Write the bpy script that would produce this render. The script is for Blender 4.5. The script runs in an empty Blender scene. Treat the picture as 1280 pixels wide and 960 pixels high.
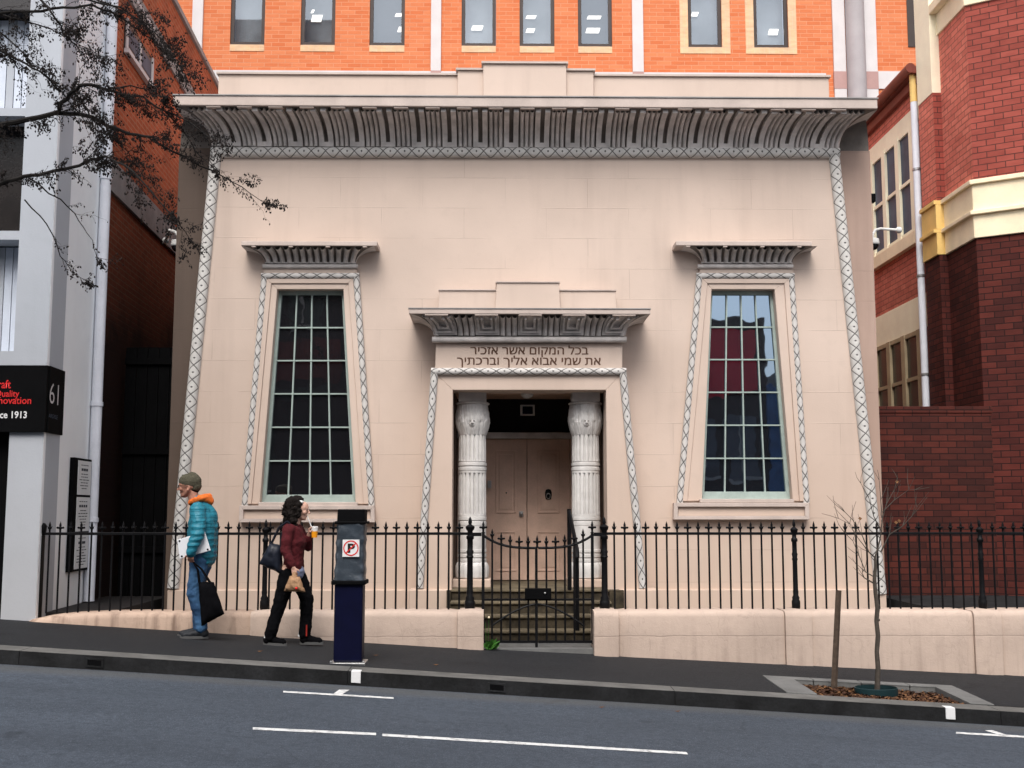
import bpy, bmesh, math, random
from mathutils import Vector, Matrix, noise
from mathutils.geometry import tessellate_polygon
R = math.radians
random.seed(7)
sc = bpy.context.scene
COL = sc.collection

# ------------------------------------------------------------------ camera
F = 1420.0; PITCH = R(6.35); YAW = R(0.8); EYE = 1.6
def ray(px, py):
    x = (px-640)/F; u = (480-py)/F
    y = math.cos(PITCH)-math.sin(PITCH)*u; z = math.sin(PITCH)+math.cos(PITCH)*u
    return Vector((x*math.cos(YAW)+y*math.sin(YAW), -x*math.sin(YAW)+y*math.cos(YAW), z))
def at(px, py, Y):
    d = ray(px, py); t = Y/d.y
    return Vector((d.x*t, Y, EYE+d.z*t))
def onplane(px, py, p, n):
    o = Vector((0, 0, EYE)); d = ray(px, py)
    return o + d*((p-o).dot(n)/d.dot(n))
cam = bpy.data.cameras.new('camera'); co = bpy.data.objects.new('camera', cam); COL.objects.link(co)
cam.sensor_width = 36; cam.lens = 36*F/1280; cam.clip_end = 3000; cam.clip_start = .05
co.location = (0, 0, EYE); co.rotation_euler = (math.pi/2+PITCH, 0, -YAW)
sc.camera = co

# ------------------------------------------------------------------ materials
M = {}
class NT:
    def __init__(s, name):
        s.m = bpy.data.materials.new(name); s.m.use_nodes = True
        s.t = s.m.node_tree; s.b = s.t.nodes['Principled BSDF']; s.n = s.t.nodes; s.l = s.t.links
        M[name] = s.m
    def new(s, typ, **kw):
        n = s.n.new(typ)
        for k, v in kw.items():
            if k in n.inputs.keys() if isinstance(k, str) else False: n.inputs[k].default_value = v
            else: setattr(n, k, v)
        return n
    def link(s, a, b): s.l.new(a, b)
    def uv(s, scale=(1, 1, 1)):
        t = s.new('ShaderNodeTexCoord'); mp = s.new('ShaderNodeMapping'); mp.inputs['Scale'].default_value = scale
        s.link(t.outputs['UV'], mp.inputs[0]); return mp.outputs[0]
    def pos(s, scale=(1, 1, 1)):
        t = s.new('ShaderNodeNewGeometry'); mp = s.new('ShaderNodeMapping'); mp.inputs['Scale'].default_value = scale
        s.link(t.outputs['Position'], mp.inputs[0]); return mp.outputs[0]
    def noise(s, vec, scale, detail=4, rough=.55):
        n = s.new('ShaderNodeTexNoise'); n.inputs['Scale'].default_value = scale; n.inputs['Detail'].default_value = detail
        n.inputs['Roughness'].default_value = rough; s.link(vec, n.inputs['Vector']); return n.outputs['Fac']
    def ramp(s, fac, p0, p1, c0=(0, 0, 0, 1), c1=(1, 1, 1, 1)):
        r = s.new('ShaderNodeValToRGB'); e = r.color_ramp.elements
        e[0].position = p0; e[1].position = p1; e[0].color = c0; e[1].color = c1
        s.link(fac, r.inputs[0]); return r.outputs[0]
    def mix(s, fac, a, b, typ='MIX'):
        n = s.new('ShaderNodeMix', data_type='RGBA', blend_type=typ)
        for sock, v in ((n.inputs[0], fac), (n.inputs[6], a), (n.inputs[7], b)):
            if hasattr(v, 'is_linked'): s.link(v, sock)
            elif isinstance(v, (int, float)): sock.default_value = v
            else: sock.default_value = tuple(v)+((1,) if len(v) == 3 else ())
        return n.outputs[2]
    def math(s, op, a, b=None, c=None):
        n = s.new('ShaderNodeMath', operation=op)
        for i, v in enumerate((a, b, c)):
            if v is None: continue
            if hasattr(v, 'is_linked'): s.link(v, n.inputs[i])
            else: n.inputs[i].default_value = v
        return n.outputs[0]
    def bump(s, h, strength=.3, dist=.01):
        b = s.new('ShaderNodeBump'); b.inputs['Strength'].default_value = strength; b.inputs['Distance'].default_value = dist
        s.link(h, b.inputs['Height']); s.link(b.outputs[0], s.b.inputs['Normal'])
    def out(s, color=None, rough=.6, metal=0, spec=.35):
        if color is not None:
            if hasattr(color, 'is_linked'): s.link(color, s.b.inputs['Base Color'])
            else: s.b.inputs['Base Color'].default_value = tuple(color)+(1,)
        if hasattr(rough, 'is_linked'): s.link(rough, s.b.inputs['Roughness'])
        else: s.b.inputs['Roughness'].default_value = rough
        s.b.inputs['Metallic'].default_value = metal; s.b.inputs['Specular IOR Level'].default_value = spec
        return s.m
def dk(c, f): return tuple(min(1, x*f) for x in c)
def plain(name, c, rough=.6, var=.25, scale=3, bump=.1, bscale=40, metal=0, spec=.3):
    s = NT(name); p = s.pos()
    n1 = s.noise(p, scale, 5); n2 = s.noise(p, bscale, 3)
    c1 = s.mix(s.ramp(n1, .3, .7), dk(c, 1-var), dk(c, 1+var*.5))
    c2 = s.mix(s.ramp(n2, .35, .75), c1, s.mix(1.0, c1, dk((1, 1, 1), 1-var*.5), 'MULTIPLY'))
    if bump: s.bump(n2, bump, .01)
    return s.out(c2, rough, metal, spec)
def stucco(name, c, courses=True, dirt=.35):
    s = NT(name); p = s.pos(); uv = s.uv()
    big = s.noise(p, .55, 4); streak = s.noise(s.pos((2.2, 2.2, .18)), 1.6, 5); fine = s.noise(p, 60, 3); med = s.noise(p, 6, 5)
    col = s.mix(s.ramp(big, .3, .75), dk(c, .88), dk(c, 1.06))
    col = s.mix(s.math('MULTIPLY', s.ramp(streak, .52, .8), dirt), col, (c[0]*.62, c[1]*.6, c[2]*.6))
    col = s.mix(s.math('MULTIPLY', s.ramp(med, .55, .75), .22), col, dk(c, .8))
    sx = s.new('ShaderNodeSeparateXYZ'); s.link(p, sx.inputs[0])
    lowz = s.ramp(s.math('ADD', s.math('MULTIPLY', sx.outputs[2], .2), s.math('MULTIPLY', big, .35)), .25, 1.05, (1, 1, 1, 1), (0, 0, 0, 1))
    col = s.mix(s.math('MULTIPLY', lowz, .5), col, (c[0]*.86, c[1]*.78, c[2]*.70))
    h = s.math('ADD', s.math('MULTIPLY', fine, .25), s.math('MULTIPLY', med, .5))
    if courses:
        b = s.new('ShaderNodeTexBrick'); s.link(uv, b.inputs['Vector'])
        for k, v in (('Scale', 1.0), ('Mortar Size', .006), ('Mortar Smooth', .6), ('Brick Width', 1.15), ('Row Height', .43)): b.inputs[k].default_value = v
        b.inputs['Color1'].default_value = (1, 1, 1, 1); b.inputs['Color2'].default_value = (.94, .94, .94, 1); b.inputs['Mortar'].default_value = (.6, .6, .6, 1)
        breakup = s.ramp(s.noise(p, 1.3, 3), .42, .62)
        col = s.mix(s.math('MULTIPLY', breakup, .42), col, s.mix(1.0, col, b.outputs['Color'], 'MULTIPLY'))
        h = s.math('SUBTRACT', h, s.math('MULTIPLY', b.outputs['Fac'], s.math('MULTIPLY', breakup, .6)))
    s.bump(h, .35, .012)
    return s.out(col, .75, 0, .2)
def wall_plaster(name, c, dirt):
    s = NT(name); p = s.pos(); sx = s.new('ShaderNodeSeparateXYZ'); s.link(p, sx.inputs[0])
    big = s.noise(p, 1.1, 5); streak = s.noise(s.pos((5, 5, .35)), 1.7, 5); fine = s.noise(p, 70, 3); med = s.noise(p, 9, 5, .7); cr = s.noise(p, 3.0, 6, .7)
    col = s.mix(s.ramp(big, .3, .72), dk(c, .84), dk(c, 1.06))
    col = s.mix(s.math('MULTIPLY', s.ramp(med, .52, .75), .4*dirt+.1), col, dk(c, .55))
    down = s.ramp(s.math('SUBTRACT', .5, sx.outputs[2]), .05 if dirt < .6 else .02, .75 if dirt < .6 else .12)
    st = s.math('MULTIPLY', s.math('MULTIPLY', s.ramp(streak, .48, .68), down), .75*dirt)
    col = s.mix(st, col, (.10, .06, .045))
    # horizontal seam left by two coats, and a few hair cracks
    zz = s.math('ADD', sx.outputs[2], s.math('MULTIPLY', s.math('SUBTRACT', cr, .5), .035))
    seam = s.ramp(s.math('ABSOLUTE', s.math('SUBTRACT', zz, .16)), .003, .009, (1, 1, 1, 1), (0, 0, 0, 1))
    crack = s.ramp(s.math('ABSOLUTE', s.math('SUBTRACT', s.noise(s.pos((1.4, 1.4, .5)), 1.6, 4), .5)), .0, .006, (1, 1, 1, 1), (0, 0, 0, 1))
    dark = s.math('MAXIMUM', s.math('MULTIPLY', seam, .35), s.math('MULTIPLY', crack, .16))
    col = s.mix(dark, col, dk(c, .45))
    s.bump(s.math('SUBTRACT', s.math('ADD', s.math('MULTIPLY', fine, .3), med), s.math('MULTIPLY', dark, .8)), .5, .012)
    return s.out(col, .8, 0, .15)
def brick(name, c1, c2, mortar, bw=.235, bh=.084, dirt=.5, dirt_shade=(.03, .012, .01), low=None, mscale=1.0, streak=.45):
    s = NT(name); uv = s.uv(); p = s.pos()
    b = s.new('ShaderNodeTexBrick'); s.link(uv, b.inputs['Vector'])
    for k, v in (('Scale', 1.0), ('Mortar Size', .006*mscale), ('Mortar Smooth', .2), ('Bias', -.1), ('Brick Width', bw), ('Row Height', bh)): b.inputs[k].default_value = v
    b.inputs['Color1'].default_value = c1+(1,); b.inputs['Color2'].default_value = c2+(1,); b.inputs['Mortar'].default_value = mortar+(1,)
    n = s.noise(p, 1.1, 6); f = s.noise(p, 35, 3); q = s.noise(s.pos((3, 3, 9)), 1.5, 2)
    col = s.mix(s.math('MULTIPLY', s.ramp(q, .35, .7), streak), b.outputs['Color'], s.mix(1.0, b.outputs['Color'], (.62, .55, .55), 'MULTIPLY'))
    col = s.mix(s.math('MULTIPLY', s.ramp(n, .45, .75), dirt), col, dirt_shade)
    if low:   # weak light and stain painted in towards the foot: full at z0, none at z1
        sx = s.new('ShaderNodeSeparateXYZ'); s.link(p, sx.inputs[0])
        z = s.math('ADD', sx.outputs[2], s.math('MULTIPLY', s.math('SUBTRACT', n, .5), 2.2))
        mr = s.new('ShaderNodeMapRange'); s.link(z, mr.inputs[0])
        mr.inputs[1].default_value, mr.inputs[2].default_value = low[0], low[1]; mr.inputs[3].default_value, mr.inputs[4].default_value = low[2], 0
        col = s.mix(mr.outputs[0], col, dirt_shade)
    s.bump(s.math('SUBTRACT', s.math('MULTIPLY', f, .4), b.outputs['Fac']), .5, .008)
    return s.out(col, .85, 0, .2)
def diamond(name, c, line, uscale=1.0, lw=.11, dot=True):
    s = NT(name); t = s.new('ShaderNodeTexCoord'); sx = s.new('ShaderNodeSeparateXYZ'); s.link(t.outputs['UV'], sx.inputs[0])
    u, v = sx.outputs[0], sx.outputs[1]
    fr = s.math('FRACT', u); tri = s.math('MULTIPLY', s.math('PINGPONG', u, .5), 2)
    d = s.math('ABSOLUTE', s.math('SUBTRACT', s.math('ABSOLUTE', v), s.math('MULTIPLY', tri, .92)))
    ln = s.ramp(d, lw*.55, lw, (1, 1, 1, 1), (0, 0, 0, 1))
    if dot:
        du = s.math('MULTIPLY', s.math('SUBTRACT', fr, .5), 2.2)
        r = s.math('SQRT', s.math('ADD', s.math('MULTIPLY', du, du), s.math('MULTIPLY', v, v)))
        ln = s.math('MAXIMUM', ln, s.ramp(r, .1, .16, (1, 1, 1, 1), (0, 0, 0, 1)))
    p = s.pos(); n = s.noise(p, 9, 5)
    col = s.mix(s.ramp(n, .3, .75), dk(c, .86), dk(c, 1.08))
    col = s.mix(s.math('MULTIPLY', ln, .88), col, line)
    s.bump(s.math('SUBTRACT', s.math('MULTIPLY', s.noise(p, 50, 3), .2), ln), .6, .012)
    return s.out(col, .65, 0, .25)
def glass(name, c, refl=.16, wav=.02, tint=(.9, .95, 1)):
    s = NT(name); p = s.pos()
    g = s.new('ShaderNodeBsdfGlossy'); g.inputs['Roughness'].default_value = .015; g.inputs['Color'].default_value = tint+(1,)
    mx = s.new('ShaderNodeMixShader'); mx.inputs[0].default_value = refl
    b = s.new('ShaderNodeBump'); b.inputs['Strength'].default_value = wav; b.inputs['Distance'].default_value = .05
    s.link(s.noise(p, 2.2, 2), b.inputs['Height']); s.link(b.outputs[0], g.inputs['Normal'])
    s.b.inputs['Base Color'].default_value = c+(1,); s.b.inputs['Roughness'].default_value = .3; s.b.inputs['Specular IOR Level'].default_value = .2
    s.link(s.b.outputs[0], mx.inputs[1]); s.link(g.outputs[0], mx.inputs[2])
    s.link(mx.outputs[0], s.n['Material Output'].inputs[0]); return s.m
def clear(name, refl=.3):
    s = NT(name)
    g = s.new('ShaderNodeBsdfGlossy'); g.inputs['Roughness'].default_value = .02; g.inputs['Color'].default_value = (.8, .9, 1, 1)
    tr = s.new('ShaderNodeBsdfTransparent'); mx = s.new('ShaderNodeMixShader'); mx.inputs[0].default_value = refl
    s.link(tr.outputs[0], mx.inputs[1]); s.link(g.outputs[0], mx.inputs[2]); s.link(mx.outputs[0], s.n['Material Output'].inputs[0]); return s.m

PINK = (.57, .458, .388)
stucco('stucco', PINK); stucco('stucco_plain', PINK, False, .3); stucco('stucco_side', (0.391, 0.2805, 0.2295), True, .5); stucco('stucco_left_shaded', (0.1125, 0.0825, 0.066), True, .5); wall_plaster('stucco_wall', (.50, .392, .325), .34); wall_plaster('stucco_stained', (.49, .36, .28), .95)  # left flank stucco darkened: occlusion shade and dirt painted in
plain('grey_stone', (0.644, 0.598, 0.5692), .7, .3, 5, .2); plain('shaded_stone', (.17, .15, .135), .8, .3, 5, .2); plain('pale_stone', (0.6138, 0.5937, 0.5735), .65, .22, 5, .15)  # second stone paints the shade of cornice slots and rib gaps
plain('fascia_paint', (0.5077, 0.4231, 0.3769), .6, .15, 3, .1)
diamond('torus_big', (0.5671, 0.5484, 0.5223), (.05, .046, .043), lw=.105); diamond('torus_small', (0.5522, 0.5298, 0.5074), (.05, .046, .043), lw=.15, dot=False)
diamond('torus_door', (0.5522, 0.5298, 0.5074), (.05, .046, .043), lw=.12)
plain('inscription_paint', (.11, .055, .035), .8, .2)
plain('sash_paint', (.33, .40, .37), .45, .15, 6, .1); glass('old_glass', (.006, .006, .008), .21, .03); glass('old_glass_clear', (.006, .007, .010), .33, .02, (.6, .78, 1))
plain('porch_plaster', (.16, .12, .10), .8, .2); plain('door_paint', (.66, .455, .355), .45, .15, 4, .08); plain('dark_recess', (.012, .010, .010), .8, .2)  # porch plaster darkened: shade between columns and jambs painted in
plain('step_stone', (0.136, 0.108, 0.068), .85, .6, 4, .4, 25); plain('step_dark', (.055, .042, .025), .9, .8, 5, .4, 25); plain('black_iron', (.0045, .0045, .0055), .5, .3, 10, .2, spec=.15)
plain('black_paint', (.003, .003, .0035), .7, .3, spec=.06); plain('steel', (.45, .45, .45), .35, .1, metal=.8); plain('white_plastic', (.7, .7, .68), .4, .1)
plain('dome_black', (.01, .01, .012), .15, .1)
brick('left_brick', (0.475, 0.1062, 0.0425), (.36, .085, .035), (.44, .22, .13), mscale=1.5, dirt=.35, low=(3.9, 7.2, .98), dirt_shade=(.006, .003, .003))
brick('right_brick', (0.3744, 0.0864, 0.06336), (.27, .058, .043), (.10, .035, .028), bw=.25, bh=.092, dirt=.25, low=(3.0, 6.6, .7), dirt_shade=(.05, .012, .010), mscale=1.25)
brick('right_brick_lit', (.78, .24, .17), (.62, .165, .118), (.30, .11, .08), bw=.25, bh=.092, dirt=.15, low=(3.5, 6.4, .75), dirt_shade=(.07, .016, .012), mscale=1.25)  # copy of right_brick for left-facing faces, brighter light painted into its colour
plain('cream_lit', (.99, .90, .68), .55, .08)  # cream for left-facing parts, strong light painted in as a paler tone
brick('shaded_brick', (0.1073, 0.02288, 0.01645), (.05, .012, .010), (.02, .008, .007), bw=.25, bh=.092, dirt=.45, dirt_shade=(.02, .008, .007), mscale=1.25)  # lower right wall: lack of light painted in as darker brick
brick('yard_brick', (0.08594, 0.01925, 0.01306), (.035, .010, .008), (.018, .007, .006), bw=.25, bh=.09, dirt=.5, dirt_shade=(.018, .007, .006), mscale=1.25)  # yard wall brick darkened, weak light painted into the colour
brick('orange_brick', (0.633, 0.2083, 0.0903), (.56, .145, .052), (.62, .28, .16), bw=.34, bh=.105, dirt=.10, dirt_shade=(.6, .19, .08), mscale=1.3, streak=.15)
brick('tan_brick', (0.688, 0.48, 0.304), (.78, .50, .29), (.7, .5, .35), bw=.12, bh=.5, dirt=.1, dirt_shade=(.4, .25, .12))
stucco('white_render', (.90, .93, .97), False, .12); stucco('white_front', (0.425, 0.4505, 0.493), False, .15); plain('pipe_white', (.72, .74, .80), .4, .1); plain('band_grey', (0.3231, 0.3077, 0.3), .8, .25)  # lit side and shaded front tones of one white render, light painted in
plain('blind_blue', (.60, .65, .74), .6, .1); plain('brown_glass', (.02, .016, .015), .25, .4, spec=.5)
plain('cream_shaded', (.42, .33, .21), .6, .2); plain('cream', (.94, .80, .56), .55, .12, 3, .08); plain('cream_dark', (.85, .58, .20), .55, .12); plain('gutter_red', (.2, .045, .03), .5, .2)  # first cream is a darker copy, dim light on the lower window painted in
plain('concrete_lilac', (0.384, 0.352, 0.36), .7, .1, 2); plain('concrete_white', (0.612, 0.578, 0.578), .7, .08, 2); plain('concrete_pink', (.42, .26, .24), .7, .1); plain('frame_brown', (.05, .035, .03), .4, .2)
def glow(name, c, e):
    s = NT(name); s.b.inputs['Emission Color'].default_value = c+(1,); s.b.inputs['Emission Strength'].default_value = e; s.out(c, .6)
glow('ceiling_glow', (.95, .92, .85), .9)
clear('office_glass', .17); plain('office_room', (.26, .30, .33), .8, .7, .5); plain('room_dark', (.05, .055, .065), .8, .3)
plain('grey_window', (.09, .115, .16), .5, .4, 2, .02, spec=.1)
plain('skin', (0.38, 0.1805, 0.1235), .5, .1, 20); plain('skin_pale', (.55, .33, .25), .5, .1, 20)
plain('wool_olive', (.085, .078, .052), .95, .4, 60, .6, 160); plain('orange_cloth', (.66, .14, .02), .8, .2, 25)
plain('maroon_knit', (0.07225, 0.0051, 0.0085), .9, .3, 30, .4, 120); plain('black_cloth', (.004, .004, .005), .95, .3, 20, spec=.05); plain('navy_leather', (.011, .014, .024), .45, .3, 15)
plain('hair_black', (.009, .006, .005), .7, .5, 60, 1.0, 110, spec=.12); plain('shoe_dark', (.012, .014, .018), .6, .3); plain('sole_grey', (0.0875, 0.0875, 0.0875), .6, .1)
plain('kraft_paper', (.36, .21, .115), .8, .25, 12, .5, 30); plain('laptop_white', (0.663, 0.6715, 0.697), .35, .04); plain('orange_drink', (.85, .32, .015), .2, .1); plain('cup_clear', (.7, .68, .66), .15, .05)
plain('red_paint', (.62, .02, .02), .5, .1); plain('stripe_red', (.30, .02, .012), .7, .2); plain('sock_white', (.7, .7, .7), .8, .1); plain('blue_shirt', (.2, .23, .34), .8, .2)
plain('meter_blue', (0.001875, 0.002625, 0.01875), .45, .2, 6, .05, spec=.15); plain('sign_white', (0.68, 0.68, 0.68), .5, .03); plain('sign_black', (.01, .01, .01), .5, .1); plain('bag_plastic', (0.0375, 0.0475, 0.06), .28, .25, 5, .9, 14, spec=.7)
plain('bark_dark', (.010, .008, .007), .9, .3, 20, .5); plain('bark_grey', (.07, .058, .047), .9, .35, 20, .5, 60); plain('stake_wood', (0.08, 0.056, 0.04), .9, .3, 20, .5, 60); plain('cone_brown', (.011, .007, .006), .9, .4)
plain('mulch', (0.06, 0.024, 0.0112), .95, .7, 30, .6); plain('mulch_light', (0.16, 0.076, 0.032), .95, .5, 30); plain('tree_ring', (.004, .022, .026), .55, .2); plain('weed_green', (.03, .11, .012), .6, .4)
plain('kerb_stone', (0.126, 0.1229, 0.1155), .85, .35, 3, .4, 30); plain('kerb_face', (0.0121, 0.01265, 0.01375), .9, .8, 3.5, .5, 30); plain('paver', (0.1425, 0.1425, 0.1387), .85, .25, 4, .3); s_ = NT('white_line'); p_ = s_.pos(); w1 = s_.ramp(s_.noise(p_, 16, 6, .75), .50, .60); w2 = s_.ramp(s_.noise(p_, 5, 3), .35, .7)
s_.out(s_.mix(s_.math('MULTIPLY', w1, s_.math('ADD', s_.math('MULTIPLY', w2, .6), .3)), (.62, .62, .61), (.08, .085, .09)), .75)
def asphalt(name, c, patch=.3, lanes=False):
    s = NT(name); p = s.pos(); big = s.noise(p, .35, 5); mid = s.noise(s.pos((.22, 1.7, 1)), 1.2, 5); f = s.noise(p, 95, 2, .7); g = s.noise(p, 15, 6, .8); h = s.noise(p, 240, 1)
    col = s.mix(s.ramp(big, .3, .7), dk(c, 1-patch), dk(c, 1+patch*.5))
    col = s.mix(s.math('MULTIPLY', s.ramp(mid, .42, .68), .6), col, dk(c, .55))
    col = s.mix(s.math('MULTIPLY', s.ramp(f, .52, .72), .8), col, dk(c, 2.6))
    col = s.mix(s.math('MULTIPLY', s.ramp(g, .46, .68), .75), col, dk(c, .38))
    col = s.mix(s.math('MULTIPLY', s.ramp(h, .58, .7), .5), col, dk(c, 2.8))
    spots = s.ramp(s.noise(p, 2.6, 2), .70, .76); col = s.mix(s.math('MULTIPLY', spots, .5), col, dk(c, .35))
    v = s.new('ShaderNodeTexVoronoi'); v.feature = 'DISTANCE_TO_EDGE'; v.inputs['Scale'].default_value = .42
    wp = s.new('ShaderNodeVectorMath', operation='ADD'); nz = s.new('ShaderNodeTexNoise'); nz.inputs['Scale'].default_value = 1.5; nz.inputs['Detail'].default_value = 5; s.link(p, nz.inputs['Vector'])
    s.link(p, wp.inputs[0]); s.link(nz.outputs['Color'], wp.inputs[1]); s.link(wp.outputs[0], v.inputs['Vector'])
    ck = s.math('MULTIPLY', s.ramp(v.outputs['Distance'], .0, .006, (1, 1, 1, 1), (0, 0, 0, 1)), s.ramp(s.noise(p, .5, 2), .5, .6))
    col = s.mix(s.math('MULTIPLY', ck, .55), col, dk(c, .3))
    if lanes:                                     # worn wheel tracks and a dusty gutter strip run along the street
        sx = s.new('ShaderNodeSeparateXYZ'); s.link(p, sx.inputs[0]); y = s.math('ADD', sx.outputs[1], s.math('MULTIPLY', s.math('SUBTRACT', big, .5), .5))
        tr = s.math('ABSOLUTE', s.math('SUBTRACT', s.math('FRACT', s.math('MULTIPLY', y, .62)), .5)); col = s.mix(s.math('MULTIPLY', s.ramp(tr, .1, .4), .22), col, dk(c, .62))
        gt = s.ramp(s.math('ABSOLUTE', s.math('SUBTRACT', y, 10.85)), .05, .3, (1, 1, 1, 1), (0, 0, 0, 1)); col = s.mix(s.math('MULTIPLY', gt, .45), col, (.10, .095, .085))
    s.bump(s.math('ADD', f, g), .8, .012)
    return s.out(col, .8, 0, .25)
asphalt('road_asphalt', (0.0574, 0.06966, 0.0885), .3, True); asphalt('path_asphalt', (.0150, .0158, .0180), .25)
plain('soil', (.05, .045, .04), .95, .4)
def quilt():
    s = NT('teal_quilt'); p = s.pos(); t = s.uv()
    sx = s.new('ShaderNodeSeparateXYZ'); s.link(p, sx.inputs[0]); n = s.noise(p, 14, 3)
    ph = s.math('FRACT', s.math('ADD', s.math('MULTIPLY', sx.outputs[2], 15.0), s.math('MULTIPLY', n, .5)))
    h = s.math('PINGPONG', ph, .5)
    col = s.mix(s.ramp(h, .02, .2), (.010, .125, .175), (.014, .165, .23)); s.bump(h, .4, .04); s.out(col, .5, 0, .3)
quilt()
def jeans():
    s = NT('blue_denim'); p = s.pos(); n = s.noise(p, 5, 4); f = s.noise(p, 120, 2)
    col = s.mix(s.ramp(n, .35, .7), (.010, .04, .10), (.045, .12, .24)); s.bump(s.math('ADD', s.math('MULTIPLY', f, .2), n), .5, .03); s.out(col, .85)
jeans()

# ------------------------------------------------------------------ mesh helpers
WL = {}
def tag(o, label=None, cat=None, group=None, kind=None):
    if label: o['label'] = label
    if cat: o['category'] = cat
    if group: o['group'] = group
    if kind: o['kind'] = kind
    return o
def thing(name, label, cat, loc, group=None):
    o = bpy.data.objects.new(name, None); COL.objects.link(o); o.location = loc; o.empty_display_size = .2
    WL[o.name] = Vector(loc); return tag(o, label, cat, group)
class MB:
    def __init__(s):
        s.bm = bmesh.new(); s.uvl = s.bm.loops.layers.uv.new('uv'); s.tagl = s.bm.faces.layers.int.new('has')
    def face(s, pts, uvs=None, mi=0):
        vs = [s.bm.verts.new(p) for p in pts]
        f = s.bm.faces.new(vs); f.material_index = mi
        if uvs:
            f[s.tagl] = 1
            for l, u in zip(f.loops, uvs): l[s.uvl].uv = u
        return f
    def hexa(s, p, mi=0):
        v = [s.bm.verts.new(q) for q in p]
        for a in ((0, 3, 2, 1), (4, 5, 6, 7), (0, 1, 5, 4), (1, 2, 6, 5), (2, 3, 7, 6), (3, 0, 4, 7)):
            s.bm.faces.new([v[i] for i in a]).material_index = mi
    def box(s, x0, x1, y0, y1, z0, z1, mi=0):
        x0, x1 = sorted((x0, x1)); y0, y1 = sorted((y0, y1)); z0, z1 = sorted((z0, z1))
        s.hexa([(x0, y0, z0), (x1, y0, z0), (x1, y1, z0), (x0, y1, z0), (x0, y0, z1), (x1, y0, z1), (x1, y1, z1), (x0, y1, z1)], mi); return s
    def prism(s, poly, off, mi=0):           # poly: 3D points, off: vector
        off = Vector(off); a = [s.bm.verts.new(p) for p in poly]; b = [s.bm.verts.new(Vector(p)+off) for p in poly]; n = len(a)
        s.bm.faces.new(a).material_index = mi; s.bm.faces.new(b[::-1]).material_index = mi
        for i in range(n): s.bm.faces.new([a[i], b[i], b[(i+1) % n], a[(i+1) % n]]).material_index = mi
        return s
    def ring(s, outer, inner, off, mi=0):    # quads frame between two 4-point loops
        n = len(outer)
        for i in range(n):
            j = (i+1) % n
            s.prism([outer[i], outer[j], inner[j], inner[i]], off, mi)
        return s
    def tube(s, path, rad, n=8, mi=0, cap=True):
        path = [Vector(p) for p in path]
        if not hasattr(rad, '__len__'): rad = [rad]*len(path)
        rings = []; prev = None
        for i, p in enumerate(path):
            d = (path[min(i+1, len(path)-1)]-path[max(i-1, 0)])
            d = d.normalized() if d.length > 1e-9 else Vector((0, 0, 1))
            if prev is None:
                a = Vector((0, 0, 1)) if abs(d.z) < .9 else Vector((1, 0, 0)); u = d.cross(a).normalized()
            else: u = (prev-d*prev.dot(d)).normalized()
            prev = u; w = d.cross(u)
            rings.append([s.bm.verts.new(p+(u*math.cos(2*math.pi*k/n)+w*math.sin(2*math.pi*k/n))*rad[i]) for k in range(n)])
        for a, b in zip(rings, rings[1:]):
            for k in range(n): s.bm.faces.new([a[k], a[(k+1) % n], b[(k+1) % n], b[k]]).material_index = mi
        if cap:
            s.bm.faces.new(rings[0][::-1]).material_index = mi; s.bm.faces.new(rings[-1]).material_index = mi
        return s
    def lathe(s, prof, c, n=24, mi=0, rf=None):   # prof [(r,z)], vertical axis at c
        rings = []
        for r, z in prof:
            rings.append([s.bm.verts.new((c[0]+math.cos(2*math.pi*k/n)*r*(rf(k/n, z) if rf else 1), c[1]+math.sin(2*math.pi*k/n)*r*(rf(k/n, z) if rf else 1), c[2]+z)) for k in range(n)])
        for a, b in zip(rings, rings[1:]):
            for k in range(n): s.bm.faces.new([a[k], a[(k+1) % n], b[(k+1) % n], b[k]]).material_index = mi
        s.bm.faces.new(rings[0][::-1]).material_index = mi; s.bm.faces.new(rings[-1]).material_index = mi
        return s
    def ball(s, c, r, sub=2, sc=(1, 1, 1), mi=0):
        g = bmesh.ops.create_icosphere(s.bm, subdivisions=sub, radius=1)
        for v in g['verts']: v.co = Vector((c[0]+v.co.x*r*sc[0], c[1]+v.co.y*r*sc[1], c[2]+v.co.z*r*sc[2]))
        for v in g['verts']:
            for f in v.link_faces: f.material_index = mi
        return s
    def capsule(s, p0, r0, p1, r1, n=14):
        s.ball(p0, r0); s.ball(p1, r1); s.tube([p0, p1], [r0*.995, r1*.995], n); return s
    def chain(s, pts, n=14):
        for (p, r), (q, t) in zip(pts, pts[1:]): s.capsule(p, r, q, t, n)
        return s
    def build(s, name, mat, parent=None, smooth=False, bevel=0, origin=None, ang=40, recalc=True):
        bm = s.bm
        if recalc: bmesh.ops.recalc_face_normals(bm, faces=bm.faces[:])
        bm.normal_update()
        s.uvl = bm.loops.layers.uv.get('uv') or bm.loops.layers.uv.new('uv'); s.tagl = bm.faces.layers.int.get('has') or bm.faces.layers.int.new('has')
        for f in bm.faces:
            if f[s.tagl]: continue
            n = f.normal
            if abs(n.z) < .8:
                t = Vector((-n.y, n.x, 0)).normalized()
                if t.x < -.0001 or (abs(t.x) <= .0001 and t.y < 0): t = -t
                for l in f.loops: l[s.uvl].uv = (l.vert.co.dot(t)+20, l.vert.co.z+20)
            else:
                for l in f.loops: l[s.uvl].uv = (l.vert.co.x+20, l.vert.co.y+20)
        if parent is not None: o0 = WL[parent.name]
        elif origin is not None: o0 = Vector(origin)
        else:
            xs = [v.co for v in bm.verts]
            o0 = Vector(((min(v.x for v in xs)+max(v.x for v in xs))/2, (min(v.y for v in xs)+max(v.y for v in xs))/2, min(v.z for v in xs)))
        bmesh.ops.translate(bm, verts=bm.verts[:], vec=-o0)
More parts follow.
